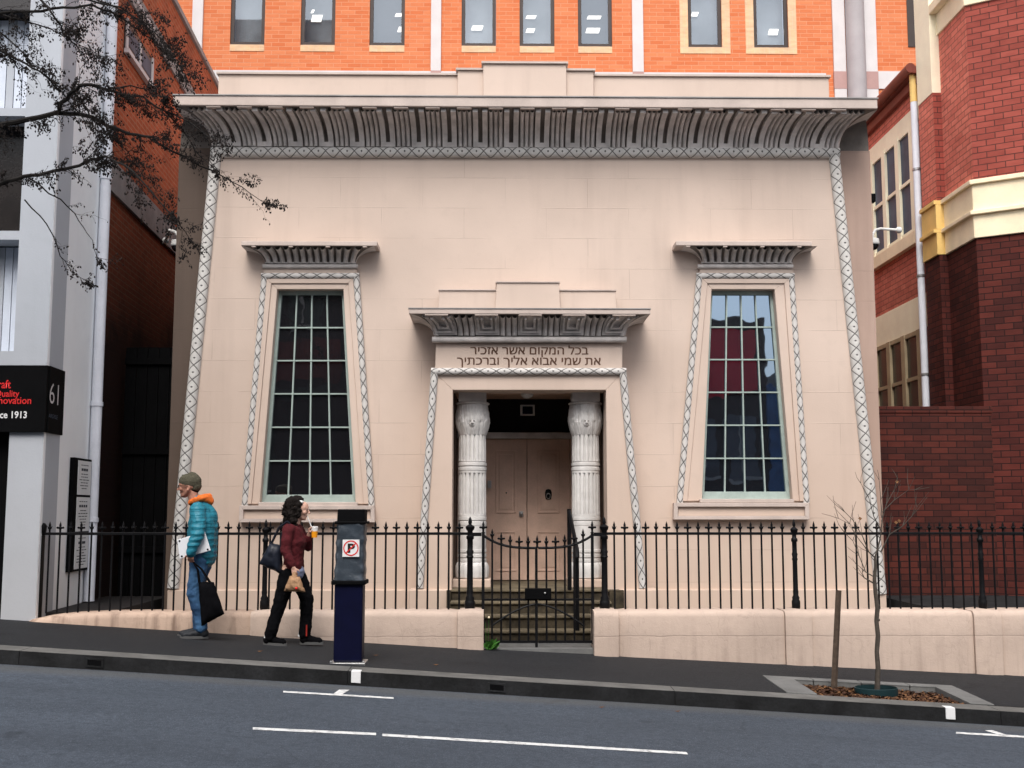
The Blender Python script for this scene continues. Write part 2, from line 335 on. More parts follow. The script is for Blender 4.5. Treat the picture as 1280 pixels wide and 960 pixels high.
        me = bpy.data.meshes.new(name); bm.to_mesh(me); bm.free()
        for m in (mat if isinstance(mat, (list, tuple)) else [mat]): me.materials.append(M[m])
        if smooth:
            me.polygons.foreach_set('use_smooth', [True]*len(me.polygons))
            me.set_sharp_from_angle(angle=R(ang))
        o = bpy.data.objects.new(name, me); COL.objects.link(o)
        if parent is not None: o.parent = parent
        else: o.location = o0
        WL[o.name] = o0
        if bevel:
            bv = o.modifiers.new('bevel', 'BEVEL'); bv.width = bevel; bv.segments = 2; bv.limit_method = 'ANGLE'; bv.angle_limit = R(40)
        return o
def remeshed(mb, name, mat, parent, vox=.012, smooth_it=4, disp=None):
    me = bpy.data.meshes.new('tmp'); mb.bm.to_mesh(me); mb.bm.free()
    o = bpy.data.objects.new('tmp', me); COL.objects.link(o)
    m = o.modifiers.new('r', 'REMESH'); m.mode = 'VOXEL'; m.voxel_size = vox; m.use_smooth_shade = True
    s = o.modifiers.new('s', 'SMOOTH'); s.iterations = smooth_it; s.factor = .5
    dg = bpy.context.evaluated_depsgraph_get(); ev = o.evaluated_get(dg)
    nm = bpy.data.meshes.new_from_object(ev); bpy.data.objects.remove(o); bpy.data.meshes.remove(me)
    if disp:
        new = [disp(c, n) for c, n in [(v.co.copy(), v.normal.copy()) for v in nm.vertices]]
        for v, c in zip(nm.vertices, new): v.co = c
    b = MB(); b.bm.from_mesh(nm); bpy.data.meshes.remove(nm)
    return b.build(name, mat, parent, smooth=True, ang=80, recalc=False)
def inst(src, parent, world, name=None):
    c = src.copy(); COL.objects.link(c); c.parent = parent
    c.location = Vector(world)-WL[parent.name]; WL[c.name] = Vector(world); return c
TAV = ([(.497, 0), (.497, .385), (.494, .427), (.483, .459), (.466, .482), (.443, .497), (.414, .506), (.38, .509), (.039, .509), (.039, .592), (.386, .592), (.448, .587), (.499, .572), (.538, .547), (.565, .511), (.581, .463), (.587, .403), (.587, 0)],
 [(.035, 0), (.035, .083), (.081, .083), (.098, .086), (.111, .093), (.122, .106), (.13, .124), (.134, .147), (.136, .175), (.136, .505), (.226, .505), (.226, .18), (.222, .125), (.21, .08), (.191, .045), (.163, .02), (.124, .005), (.076, 0)])
def fix_tav(b):
    # the font's letter tav fills badly: its stand-in (20 corners, .507 wide) is swapped for two clean outlines
    seen = set(); kill = []; spots = []
    for v in list(b.bm.verts):
        if v in seen: continue
        comp = []; st = [v]; seen.add(v)
        while st:
            q = st.pop(); comp.append(q)
            for e in q.link_edges:
                w_ = e.other_vert(q)
                if w_ not in seen: seen.add(w_); st.append(w_)
        xs = [q.co.x for q in comp]
        if len(comp) == 20 and abs(max(xs)-min(xs)-.507) < .003 and abs(max(q.co.y for q in comp)-.592) < .003: kill += comp; spots.append(min(xs)-.085)
    bmesh.ops.delete(b.bm, geom=kill, context='VERTS')
    for x in spots:
        for pl in TAV:
            vs = [b.bm.verts.new((x+px, py, 0)) for px, py in pl]
            for tri in tessellate_polygon([[Vector((px, py, 0)) for px, py in pl]]): b.bm.faces.new([vs[i] for i in tri])
def text_mesh(txt, o, u, v, w=None, h=None, name='lettering', mat='sign_black', parent=None, bold=0, n_off=.003, left=True):
    cu = bpy.data.curves.new('t', 'FONT'); cu.body = txt.replace('ת', 'ח'); cu.size = 1; cu.offset = bold; cu.resolution_u = 3
    ob = bpy.data.objects.new('t', cu); COL.objects.link(ob)
    dg = bpy.context.evaluated_depsgraph_get(); dg.update()
    me = bpy.data.meshes.new_from_object(ob.evaluated_get(dg)); bpy.data.objects.remove(ob)
    xs = [p.co.x for p in me.vertices]; ys = [p.co.y for p in me.vertices]
    x0, x1, y0, y1 = min(xs), max(xs), min(ys), max(ys)
    sx = w/(x1-x0) if w else None; sy = h/(y1-y0) if h else None
    if sx is None: sx = sy
    if sy is None: sy = sx
    u = Vector(u).normalized(); v = Vector(v).normalized(); n = u.cross(v); o = Vector(o)
    b = MB(); b.bm.from_mesh(me); bpy.data.meshes.remove(me)
    if 'ת' in txt: fix_tav(b)
    for p in b.bm.verts: p.co = o+u*((p.co.x-x0)*sx)+v*((p.co.y-y0)*sy)+n*n_off
    return b.build(name, mat, parent, recalc=False)

# ------------------------------------------------------------------ light
w = bpy.data.worlds.new('World'); sc.world = w; w.use_nodes = True
nt = w.node_tree; bg = nt.nodes['Background']
sky = nt.nodes.new('ShaderNodeTexSky'); sky.sky_type = 'NISHITA'; sky.sun_disc = False
EL, AZ = R(54), R(188)
sky.sun_elevation = EL; sky.sun_rotation = AZ; sky.dust_density = 4.0; sky.air_density = 1.0; sky.ozone_density = 1.0
hs = nt.nodes.new('ShaderNodeHueSaturation'); hs.inputs['Saturation'].default_value = .45
nt.links.new(sky.outputs[0], hs.inputs['Color']); nt.links.new(hs.outputs[0], bg.inputs[0]); bg.inputs[1].default_value = .245
sl = bpy.data.lights.new('sun', 'SUN'); sl.energy = 2.6; sl.angle = R(32); sl.color = (1, .965, .92)
so = bpy.data.objects.new('sun', sl); COL.objects.link(so)
sd = Vector((math.sin(AZ)*math.cos(EL), math.cos(AZ)*math.cos(EL), math.sin(EL)))
so.rotation_euler = sd.to_track_quat('Z', 'Y').to_euler(); so.location = sd*60
sc.view_settings.view_transform = 'Standard'; sc.view_settings.look = 'None'; sc.view_settings.exposure = 0
sc.cycles.max_bounces = 6; sc.cycles.use_denoising = True

# ------------------------------------------------------------------ ground
KERB = 11.0; WALLY = 13.3
def cl(x, a, b): return max(a, min(b, x))
def gz(x, y=0):
    xx = cl(x, -45, 45); k = cl((y-KERB)/2.3, 0, 1)
    return -(.062-(.013*k if xx > 0 else 0))*xx
def sheet(name, xs, ys, zf, mat, label=None):
    b = MB(); g = [[b.bm.verts.new((x, y, zf(x, y))) for x in xs] for y in ys]
    for j in range(len(ys)-1):
        for i in range(len(xs)-1): b.bm.faces.new([g[j][i], g[j][i+1], g[j+1][i+1], g[j+1][i]])
    o = b.build(name, mat, origin=(0, 0, 0)); tag(o, kind='structure'); return o
XS = [-400, -150, -60, -45]+[x*1.5 for x in range(-29, 30)]+[45, 60, 150, 400]
sheet('ground', XS, [-400, -100, -30, 0, 12, 30, 100, 400, 900], lambda x, y: gz(x)-.32, 'soil')
XR = [-45]+[x*1.5 for x in range(-29, 30)]+[45]
def roadz(x, y): return gz(x)-.13+.03*(1-((y-6)/5)**2)*0+0
sheet('road', XR, [1.0, 3, 5, 7, 9, KERB+.02], roadz, 'road_asphalt')
# footpath with the tree bed left open
XP = sorted(set([-45, -20, -10]+[x*.5 for x in range(-14, 20)]+[15, 25, 45]))
p_l, p_r = at(1008, 862, 11.7).x, at(1192, 868, 11.7).x
KW = .30
YB0, YB1 = KERB+KW+.002, 12.18
XP = sorted(set(XP+[p_l, p_r]))
b = MB()
YP = [KERB+KW+.002, YB1, 12.6, WALLY, 13.5]
for j in range(len(YP)-1):
    for i in range(len(XP)-1):
        x0, x1, y0, y1 = XP[i], XP[i+1], YP[j], YP[j+1]
        if j == 0 and x0 >= p_l-.001 and x1 <= p_r+.001: continue
        b.face([(x0, y0, gz(x0, y0)), (x1, y0, gz(x1, y0)), (x1, y1, gz(x1, y1)), (x0, y1, gz(x0, y1))])
bmesh.ops.remove_doubles(b.bm, verts=b.bm.verts[:], dist=.001)
tag(b.build('footpath', 'path_asphalt', origin=(0, 0, 0)), kind='structure')
sheet('opposite_footpath', XR, [-4.2, -2, 1.0], lambda x, y: gz(x)+.0, 'path_asphalt')
# kerb stones
b = MB(); x = -20.0
while x < 22:
    L = 3.1; x1 = x+L-.0025
    y0, y1 = KERB, KERB+KW
    pts = [(x, y0, gz(x)-.2), (x1, y0, gz(x1)-.2), (x1, y1, gz(x1)-.2), (x, y1, gz(x)-.2), (x, y0+.012, gz(x)+.004), (x1, y0+.012, gz(x1)+.004), (x1, y1, gz(x1)+.006), (x, y1, gz(x)+.006)]
    b.hexa(pts); x += L
for f in b.bm.faces: f.material_index = 0
b.bm.normal_update(); bmesh.ops.recalc_face_normals(b.bm, faces=b.bm.faces[:])
for f in b.bm.faces:
    if f.normal.z < .7: f.material_index = 1
tag(b.build('kerb', ['kerb_stone', 'kerb_face'], origin=(0, 0, 0), bevel=.006), kind='structure')
# kerb on the far side of the road
b = MB()
b.hexa([(-45, .9, gz(-45)-.2), (45, .9, gz(45)-.2), (45, 1.05, gz(45)-.2), (-45, 1.05, gz(-45)-.2), (-45, .9, gz(-45)+.004), (45, .9, gz(45)+.004), (45, 1.05, gz(45)+.004), (-45, 1.05, gz(-45)+.004)])
tag(b.build('opposite_kerb', 'kerb_stone', origin=(0, 0, 0)), kind='structure')
# painted marks on the road: pixel pairs projected on the road plane
rn = Vector((.062, 0, 1)).normalized(); rp = Vector((0, 0, -.13+.004))
def rd(px, py): return onplane(px, py, rp, rn)
def paint(polys, name):
    b = MB()
    for pl in polys: b.face([rd(*p) for p in pl])
    return b
b = paint([[(316, 912), (470, 919), (470, 916), (316, 909)], [(478, 920), (860, 943), (858, 940), (478, 917)]], '')
tag(b.build('road_marking', 'white_line', origin=(0, 8.5, 0)), kind='structure')
b = paint([[(354, 865.5), (492, 873.5), (492, 871.5), (354, 863.5)], [(417, 867), (428, 867.6), (437, 862.2), (424, 862)]], '')
tag(b.build('road_marking', 'white_line', origin=(0, 9.8, 0)), kind='structure')
b = paint([[(1195, 917), (1280, 922), (1330, 925), (1330, 923), (1280, 919.5), (1195, 914.8)], [(1231, 913), (1258, 921), (1268, 921.5), (1240, 912.5)]], '')
tag(b.build('road_marking', 'white_line', origin=(5, 9.5, 0)), kind='structure')
for px, label in ((445, 'white paint tab on kerb edge below covered parking meter'), (1186, 'white paint tab on kerb edge below tree bed')):
    c = at(px, 838, KERB); x = c.x; z = gz(x); hw = .045
    b = MB(); b.hexa([(x-hw, KERB-.004, z-.10), (x+hw, KERB-.004, z-.106), (x+hw, KERB+.10, z-.1), (x-hw, KERB+.10, z-.1), (x-hw, KERB-.003, z+.009), (x+hw, KERB-.003, z+.005), (x+hw, KERB+.10, z+.006), (x-hw, KERB+.10, z+.011)])
    tag(b.build('kerb_marker', 'sign_white', bevel=.004), label, 'paint mark', 'white tabs painted on the kerb')
for px, py, wd, label in ((118, 827, .085, 'dark drain outlet hole in kerb at left'), (621, 858, .085, 'dark drain outlet hole in kerb below the gate')):
    c = at(px, py, KERB); x = c.x; z = gz(x)-.06
    t = thing('kerb_drain', label, 'drain', (x, KERB, z-.05))
    b = MB(); b.ring([(x-wd, KERB-.004, z-.04), (x+wd, KERB-.004, z-.052), (x+wd, KERB-.004, z+.03), (x-wd, KERB-.004, z+.042)], [(x-wd+.02, KERB-.004, z-.025), (x+wd-.02, KERB-.004, z-.037), (x+wd-.02, KERB-.004, z+.015), (x-wd+.02, KERB-.004, z+.027)], (0, .02, 0)); b.build('frame', 'kerb_face', t)
    b = MB(); b.face([(x-wd+.02, KERB-.002, z-.025), (x+wd-.02, KERB-.002, z-.037), (x+wd-.02, KERB-.002, z+.015), (x-wd+.02, KERB-.002, z+.027)]); b.build('opening', 'black_paint', t)

# tree bed ---------------------------------------------------------------
t = thing('tree_bed', 'planting bed in the footpath edged with grey stone slabs around the sapling', 'tree bed', ((p_l+p_r)/2, 11.4, gz((p_l+p_r)/2)))
def slab(b, x0, x1, y0, y1, dz=.012):
    b.hexa([(x0, y0, gz(x0, y0)-.1), (x1, y0, gz(x1, y0)-.1), (x1, y1, gz(x1, y1)-.1), (x0, y1, gz(x0, y1)-.1), (x0, y0, gz(x0, y0)+dz), (x1, y0, gz(x1, y0)+dz), (x1, y1, gz(x1, y1)+dz), (x0, y1, gz(x0, y1)+dz)])
for x0, x1, y0, y1 in ((p_l-.3, p_l, YB0+.004, YB1), (p_r, p_r+.24, YB0+.004, YB1)):
    b = MB(); slab(b, x0, x1, y0, y1); b.build('edging_slab', 'paver', t, bevel=.006)
n = 4
for i in range(n):
    xa = p_l-.3+(p_r-p_l+.54)*i/n; xb = p_l-.3+(p_r-p_l+.54)*(i+1)/n
    b = MB(); slab(b, xa+.004, xb-.004, YB1+.004, YB1+.15); b.build('edging_slab', 'paver', t, bevel=.006)
b = MB()
b.face([(p_l, YB0, gz(p_l)-.05), (p_r, YB0, gz(p_r)-.05), (p_r, YB1, gz(p_r)-.05), (p_l, YB1, gz(p_l)-.05)])
for i in range(4200):
    x = random.uniform(p_l+.02, p_r-.02); y = random.uniform(YB0+.02, YB1-.02); z = gz(x)-.045+random.uniform(0, .035)
    a = random.uniform(0, 6.28); L = random.uniform(.012, .035); W = random.uniform(.006, .014)
    d = Vector((math.cos(a), math.sin(a), random.uniform(-.5, .5)))*L; e = Vector((-math.sin(a), math.cos(a), random.uniform(-.5, .5)))*W; c = Vector((x, y, z))
    b.face([c-d-e, c+d-e, c+d+e, c-d+e], mi=random.choice((0, 0, 1)))
tag(b.build('bark_mulch', ['mulch', 'mulch_light'], origin=((p_l+p_r)/2, 11.4, gz((p_l+p_r)/2)-.05), recalc=False), 'brown bark chips covering the tree bed', 'mulch', kind='stuff')

# ------------------------------------------------------------------ synagogue
FY = 15.5
T = thing('synagogue_building', 'pinkish Egyptian-style synagogue with sloping sides, ribbed grey cornice and columned doorway', 'synagogue', (at(657, 700, FY).x, FY, .42))
def P(px, py, Y=FY): return at(px, py, Y)
def quadpx(pts, Y): return [at(px, py, Y) for px, py in pts]
W1 = dict(op=[(347, 362), (429.5, 362), (445, 630), (325, 630)])
W2 = dict(op=[(889, 362), (967.5, 362), (990.5, 626), (877, 626)])
# front wall with holes
outer = quadpx([(272, 190), (1041, 190), (1100, 770), (770, 770), (770, 480), (555, 480), (555, 770), (216, 770)], FY)
holes = [quadpx(w_['op'], FY) for w_ in (W1, W2)]
loops = [outer]+[h for h in holes]
flat = [v for l in loops for v in l]
b = MB(); vs = [b.bm.verts.new(v) for v in flat]
for tri in tessellate_polygon([[Vector((v.x, v.z, 0)) for v in l] for l in loops]):
    try: b.bm.faces.new([vs[i] for i in tri])
    except ValueError: pass
for h in holes:
    for i in range(4):
        a, c = h[i], h[(i+1) % 4]; b.face([a, c, c+Vector((0, .22, 0)), a+Vector((0, .22, 0))])
b.build('front_wall', 'stucco', T)
# flank walls behind the battered front, roof
xl = at(231, 190, 15.9).x; xr = at(1079, 190, 15.9).x; ztop = at(640, 170, 15.9).z
for a, c, mt in ((xl, xl+.9, 'stucco_left_shaded'), (xr-.9, xr, 'stucco_side')):
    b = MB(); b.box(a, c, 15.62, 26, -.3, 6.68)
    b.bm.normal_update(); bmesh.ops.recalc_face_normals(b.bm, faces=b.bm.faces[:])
    for f in b.bm.faces: f.material_index = 1 if f.normal.x > .9 and mt == 'stucco_side' else 0  # unseen right flank face lightened to bounce light onto the right building
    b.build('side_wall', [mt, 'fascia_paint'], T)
b = MB(); b.box(xl+.9, xr-.9, 25.6, 26, -.3, 6.95); b.build('rear_wall', 'stucco_side', T)
b = MB(); b.box(xl+.4, xr-.4, 15.7, 25.98, 6.952, 7.02); b.build('roof', 'sign_white', T)  # unseen roof coloured white to throw light up at the right building
# plinth
zp = at(640, 737, FY-.05).z
for pa, pb in ((209, 513), (822, 1108)):
    b = MB(); b.box(at(pa, 740, FY-.06).x, at(pb, 740, FY-.06).x, FY-.06, FY+.03, .1, zp); b.build('plinth', 'stucco_plain', T, bevel=.012)

def half_round(name, p0, p1, r, period, mat, parent, n=12):
    p0, p1 = Vector(p0), Vector(p1); d = (p1-p0); L = d.length; d.normalize()
    f = Vector((0, -1, 0)); f = (f-d*f.dot(d)).normalized(); s_ = d.cross(f)
    b = MB(); seg = max(2, int(L/.3)); cnt = max(1, round(L/period))
    A = [math.pi*1.3*(k/n-.5) for k in range(n+1)]
    for i in range(seg):
        u0, u1 = i/seg, (i+1)/seg
        for k in range(n):
            q = []; uv = []
            for uu, aa in ((u0, A[k]), (u1, A[k]), (u1, A[k+1]), (u0, A[k+1])):
                q.append(p0+d*(L*uu)+(f*math.cos(aa)+s_*math.sin(aa))*r); uv.append((uu*cnt, aa/(math.pi/2)))
            b.face(q, uv)
    for e in (0, 1):
        b.face([p0+d*(L*e)+(f*math.cos(a)+s_*math.sin(a))*r for a in A], [(.25, 0.0)]*len(A))
    bmesh.ops.remove_doubles(b.bm, verts=b.bm.verts[:], dist=.0005)
    return b.build(name, mat, parent, smooth=True, ang=50)
TR = .078
half_round('roll_moulding', P(216.5, 735, FY-.01), P(270, 191, FY-.01), TR, .2, 'torus_big', T)
half_round('roll_moulding', P(1101, 742, FY-.01), P(1042.5, 194, FY-.01), TR, .2, 'torus_big', T)
half_round('roll_moulding', P(264.5, 190.5, FY-.012), P(1048.5, 191.5, FY-.012), TR*1.0, .2, 'torus_big', T)

class Cove:
    def __init__(s, xl, xr, z0, H, yb, Pj, fl, yback, n=10):
        s.__dict__.update(xl=xl, xr=xr, z0=z0, H=H, yb=yb, P=Pj, fl=fl, yback=yback, n=n); s.b = MB()
        def o(t): return 1-math.cos(t)
        T_ = [math.pi/2*i/n for i in range(n+1)]
        for a, c in zip(T_, T_[1:]):
            def rg(t):
                q = o(t); z = z0+H*math.sin(t); return [Vector((xl-fl*q, yback, z)), Vector((xl-fl*q, yb-Pj*q, z)), Vector((xr+fl*q, yb-Pj*q, z)), Vector((xr+fl*q, yback, z))]
            A, B = rg(a), rg(c)
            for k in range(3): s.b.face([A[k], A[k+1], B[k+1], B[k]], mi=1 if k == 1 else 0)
    def pt(s, x, t, h):
        dy, dz = -s.P*math.sin(t), s.H*math.cos(t); L = math.hypot(dy, dz); ny, nz = -dz/L, dy/L
        q = 1-math.cos(t)
        mid = (s.xl+s.xr)/2; half = (s.xr-s.xl)/2
        xx = x+s.fl*q*.55*((x-mid)/half)**3
        return Vector((xx, s.yb-s.P*q+h*ny, s.z0+s.H*math.sin(t)+h*nz))
    def strip(s, x0, x1, t0, t1, h, m=7):
        for i in range(m):
            a = t0+(t1-t0)*i/m; c = t0+(t1-t0)*(i+1)/m
            s.b.face([s.pt(x0, a, h), s.pt(x1, a, h), s.pt(x1, c, h), s.pt(x0, c, h)])
            for x in (x0, x1): s.b.face([s.pt(x, a, h), s.pt(x, c, h), s.pt(x, c, -.01), s.pt(x, a, -.01)])
        for t in (t0, t1): s.b.face([s.pt(x0, t, h), s.pt(x1, t, h), s.pt(x1, t, -.01), s.pt(x0, t, -.01)])
    def ridge(s, xc, w, h, t0=.02, t1=1.5, base=0.0, m=8, k=6):
        for i in range(m):
            a = t0+(t1-t0)*i/m; c = t0+(t1-t0)*(i+1)/m
            for j in range(k):
                g0, g1 = math.pi*j/k, math.pi*(j+1)/k
                s.b.face([s.pt(xc-math.cos(g)*w/2, t, base+h*math.sin(g)) for g, t in ((g0, a), (g1, a), (g1, c), (g0, c))])
        s.b.face([s.pt(xc-math.cos(math.pi*j/k)*w/2, t0, base+h*math.sin(math.pi*j/k)) for j in range(k+1)])
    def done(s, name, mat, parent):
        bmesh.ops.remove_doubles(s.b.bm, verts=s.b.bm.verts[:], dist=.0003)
        return s.b.build(name, [mat, 'shaded_stone'], parent, smooth=True, ang=35)
# main cornice
CY = 14.9
cb = at(640, 184, FY-.07); fz0 = at(640, 133.5, CY).z; fz1 = at(640, 121.5, CY).z
cxl, cxr = at(268, 184, FY).x, at(1045, 184, FY).x
fl = ((at(1097, 133, CY).x-at(216, 133, CY).x)-(cxr-cxl))/2
cv = Cove(cxl, cxr, cb.z, fz0-cb.z, FY-.02, FY-.02-CY-.03, fl, 22)
per = (at(659, 184, FY).x-at(582.5, 184, FY).x)/2; xm = at(658, 184, FY).x; trip = []
for k in range(-10, 11):
    xc = xm+k*per
    if cxl+.06 < xc < cxr-.06:
        for j in (-1, 0, 1): cv.ridge(xc+j*.067, .058, .055)
        trip.append(xc)
    xs_ = xc+per/2
    if cxl+.12 < xs_ < cxr-.12:
        a0, a1 = xc+.115, xs_-.03
        for q0, q1 in ((a0, a1), (xs_+.03, xs_+per/2-.115)): cv.strip(q0, q1, .0, 1.5, .05)
        cv.strip(a1, xs_+.03, .0, .2, .05)
for sgn, xe in ((-1, cxl), (1, cxr)): cv.ridge(xe, .07, .05)
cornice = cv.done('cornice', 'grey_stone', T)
fx0, fx1 = at(216, 130, CY).x, at(1097, 130, CY).x
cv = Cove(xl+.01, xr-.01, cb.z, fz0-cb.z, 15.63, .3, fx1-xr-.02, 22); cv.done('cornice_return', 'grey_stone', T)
b = MB(); b.box(fx0, fx1, CY, 22, fz0, fz1)
for xc in trip:
    x = cv.pt(xc, 1.5, 0).x; b.box(x-.1, x+.1, CY+.012, CY+.1, fz0-.022, fz0-.001)
b.build('cornice_fascia', 'fascia_paint', T, bevel=.01)
b = MB(); b.box(fx0-.012, fx1+.012, CY-.014, 22.02, fz1+.002, fz1+.018); b.build('lead_capping', 'band_grey', T)
# stepped parapet
PYY = 15.45
for (a, c, ty, dy) in ((273, 1036, 95, .0), (572, 742, 88.5, -.06), (604, 708, 80, -.12)):
    y = PYY+dy; z1 = at(640, ty, y).z
    b = MB(); b.box(at(a, 100, y).x, at(c, 100, y).x, y, y+.5, fz1-.05, z1); b.build('parapet', 'stucco_plain', T, bevel=.01)
    b = MB(); b.box(at(a, 100, y).x-.025, at(c, 100, y).x+.025, y-.03, y+.53, z1+.002, z1+.03); b.build('coping', 'fascia_paint', T)

# windows
def window(dx, op, bot_dy, label, gl):
    X = lambda px, py, Y=FY: at(px+dx, py, Y)
    wb = MB()                                     # raised architrave, two steps
    o4 = [X(333, 349), X(442, 349), X(463, 630+bot_dy), X(307, 630+bot_dy)]
    m4 = [X(340, 355), X(436, 355), X(455, 630+bot_dy), X(315, 630+bot_dy)]
    i4 = [at(px, py, FY) for px, py in op]
    pr = lambda q, d: [p+Vector((0, d, 0)) for p in q]
    for k in (0, 1, 3):
        j = (k+1) % 4
        wb.prism([o4[k]+Vector((0, -.05, 0)), o4[j]+Vector((0, -.05, 0)), m4[j]+Vector((0, -.05, 0)), m4[k]+Vector((0, -.05, 0))], (0, .045, 0))
        wb.prism([m4[k]+Vector((0, -.03, 0)), m4[j]+Vector((0, -.03, 0)), i4[j]+Vector((0, -.03, 0)), i4[k]+Vector((0, -.03, 0))], (0, .026, 0))
    root = wb.build('window', 'stucco_plain', T, bevel=.006)
    if label: root['label'] = label
    r = .044
    half_round('roll_moulding', X(306, 632+bot_dy, FY-.03), X(330.5, 347, FY-.03), r, .185, 'torus_small', root)
    half_round('roll_moulding', X(464.5, 632+bot_dy, FY-.03), X(445.5, 347, FY-.03), r, .185, 'torus_small', root)
    half_round('roll_moulding', X(327, 345, FY-.032), X(449, 345, FY-.032), r, .185, 'torus_small', root)
    b = MB(); b.prism([X(331, 333), X(446, 333), X(446.5, 343), X(330.5, 343)], (0, -.05, 0)); b.build('frieze', 'stucco_plain', root)
    # hood
    hy = FY-.34; z0 = X(386, 329.5, FY-.06).z; zf = X(386, 307, hy).z; z1 = X(386, 301.5, hy).z
    a, c = X(333, 325).x, X(445, 325).x
    fx0, fx1 = X(301.5, 304, hy).x, X(471.5, 304, hy).x
    cv = Cove(a, c, z0, zf-z0, FY-.05, FY-.05-hy-.02, ((fx1-fx0)-(c-a))/2-.02, FY)
    nr = 13
    for k in range(nr):
        xc = a+.04+(c-a-.08)*k/(nr-1); cv.ridge(xc, .066, .045, t1=1.45)
    cv.strip(a-.005, c+.005, 0, .12, .02, 2)
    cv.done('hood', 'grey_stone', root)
    b = MB(); b.box(fx0, fx1, hy, FY+.02, zf, z1)
    for k in range(4): b.box(fx0+(fx1-fx0)*(.09+k*.273)-.03, fx0+(fx1-fx0)*(.09+k*.273)+.03, hy+.005, hy+.06, zf-.02, zf-.001)
    b.build('hood_fascia', 'fascia_paint', root, bevel=.006)
    b = MB(); q0, q1 = X(328.5, 333, FY-.06), X(447.5, 333, FY-.06); b.tube([q0, q1], .032, 10); b.build('bead', 'grey_stone', root, smooth=True)
    # sill apron
    sy = FY-.12; bd = bot_dy
    b = MB(); b.ring(quadpx([(299+dx, 632+bd), (468+dx, 632+bd), (468.5+dx, 653+bd), (298.5+dx, 653+bd)], sy), quadpx([(304+dx, 637+bd), (463+dx, 637+bd), (463+dx, 648.5+bd), (304+dx, 648.5+bd)], sy), (0, .12, 0)); b.build('sill', 'fascia_paint', root, bevel=.005)
    b = MB(); b.prism(quadpx([(304.3+dx, 637.3+bd), (462.7+dx, 637.3+bd), (462.7+dx, 648.2+bd), (304.3+dx, 648.2+bd)], sy+.04), (0, .07, 0)); b.build('sill_panel', 'stucco_plain', root)
    b = MB(); l_, r_ = at(op[3][0]-2, op[3][1], FY-.08), at(op[2][0]+2, op[2][1], FY-.08)
    b.box(l_.x, r_.x, FY-.09, FY+.2, l_.z-.025, l_.z+.025); b.build('sill_ledge', 'fascia_paint', root, bevel=.006)
    # sash
    gy = FY+.1; tl, tr, br, bl = [at(px, py, FY) for px, py in op]
    ctr = (tl+tr+br+bl)/4
    def L(u, v):                                  # u,v in 0..1 over the opening
        p = (tl*(1-u)+tr*u)*(1-v)+(bl*(1-u)+br*u)*v; return Vector((p.x, gy, p.z))
    b = MB(); u0, v0, v1 = .046, .018, .957
    ou = [L(0, 0), L(1, 0), L(1, 1), L(0, 1)]; inn = [L(u0, v0), L(1-u0, v0), L(1-u0*.9, v1), L(u0*.9, v1)]
    b.ring(ou, inn, (0, .05, 0))
    sash = b.build('sash', 'sash_paint', root, bevel=.004)
    b = MB(); hw = .0095
    for k in (1, 2, 3):
        u = u0+(1-2*u0)*k/4; p, q = L(u, v0-.003), L(u, v1+.003)
        b.prism([p+Vector((-hw, .01, 0)), p+Vector((hw, .01, 0)), q+Vector((hw, .01, 0)), q+Vector((-hw, .01, 0))], (0, .03, 0))
    for k in range(1, 6):
        v = v0+(v1-v0)*k/6; p, q = L(u0-.004, v), L(1-u0+.004, v); hh = .0095
        b.prism([p+Vector((0, .007, -hh)), q+Vector((0, .007, -hh)), q+Vector((0, .007, hh)), p+Vector((0, .007, hh))], (0, .031, 0))
    b.build('glazing_bars', 'sash_paint', root)
    b = MB(); rp2 = random.Random(int(dx)+3)
    for i in range(4):
        for k in range(6):
            ua, ub = u0-.01+(1-2*u0+.02)*i/4, u0-.01+(1-2*u0+.02)*(i+1)/4; va, vb = v0-.005+(v1-v0+.01)*k/6, v0-.005+(v1-v0+.01)*(k+1)/6
            q = [L(ua, va), L(ub, va), L(ub, vb), L(ua, vb)]; c_ = sum(q, Vector())/4; tx_, tz_ = rp2.gauss(0, .0016), rp2.gauss(0, .0016)
            b.face([p+Vector((0, .042+(p.x-c_.x)*tx_+(p.z-c_.z)*tz_, 0)) for p in q])
    b.build('pane', gl, root)
window(0, W1['op'], 0, 'left window, its small panes dark', 'old_glass')
window(543.5, W2['op'], -3.5, 'right window, its panes mirroring buildings across the street', 'old_glass_clear')

# portico -----------------------------------------------------------------
YP_ = 15.12
pb_ = MB()
zb = .3
o_l = quadpx([(541, 464), (781, 464)], YP_); 
L0, L1 = at(541, 464, YP_), at(521, 740, YP_); R0, R1 = at(780.5, 464, YP_), at(806, 740, YP_)
I0, I1 = at(566, 487.5, YP_), at(757.5, 487.5, YP_)
top = at(660, 430, YP_)
back = Vector((0, .46, 0))
zfoot = at(520, 757, YP_).z
def pz(p, z): return Vector((p.x, p.y, z))
pb_.prism([L0, pz(L1, L1.z), Vector((I0.x, YP_, L1.z)), I0], back)
pb_.prism([R0, I1, Vector((I1.x, YP_, R1.z)), pz(R1, R1.z)], back)
pb_.prism([L0, I0, I1, R0], back)
D = pb_.build('doorway', 'stucco_plain', T, bevel=.006)
fr0 = at(545, 429, YP_); fr1 = at(778, 429, YP_)
b = MB(); b.prism([Vector((fr0.x, YP_, fr0.z)), Vector((fr1.x, YP_, fr1.z)), R0+Vector((-.03, 0, .03)), L0+Vector((.03, 0, .03))], back); b.build('lintel', 'stucco_plain', D, bevel=.004)
for pa, pc in ((511.5, 563.8), (774, 823)):
    b = MB(); zt = at(640, 737, YP_-.08).z; b.box(at(pa, 745, YP_-.08).x, at(pc, 745, YP_-.08).x, YP_-.08, FY-.07, .2, zt); b.build('pilaster_base', 'stucco_plain', D, bevel=.015)
r = .05
half_round('roll_moulding', at(524.5, 735, YP_-.01), at(543, 466, YP_-.01), r, .235, 'torus_door', D)
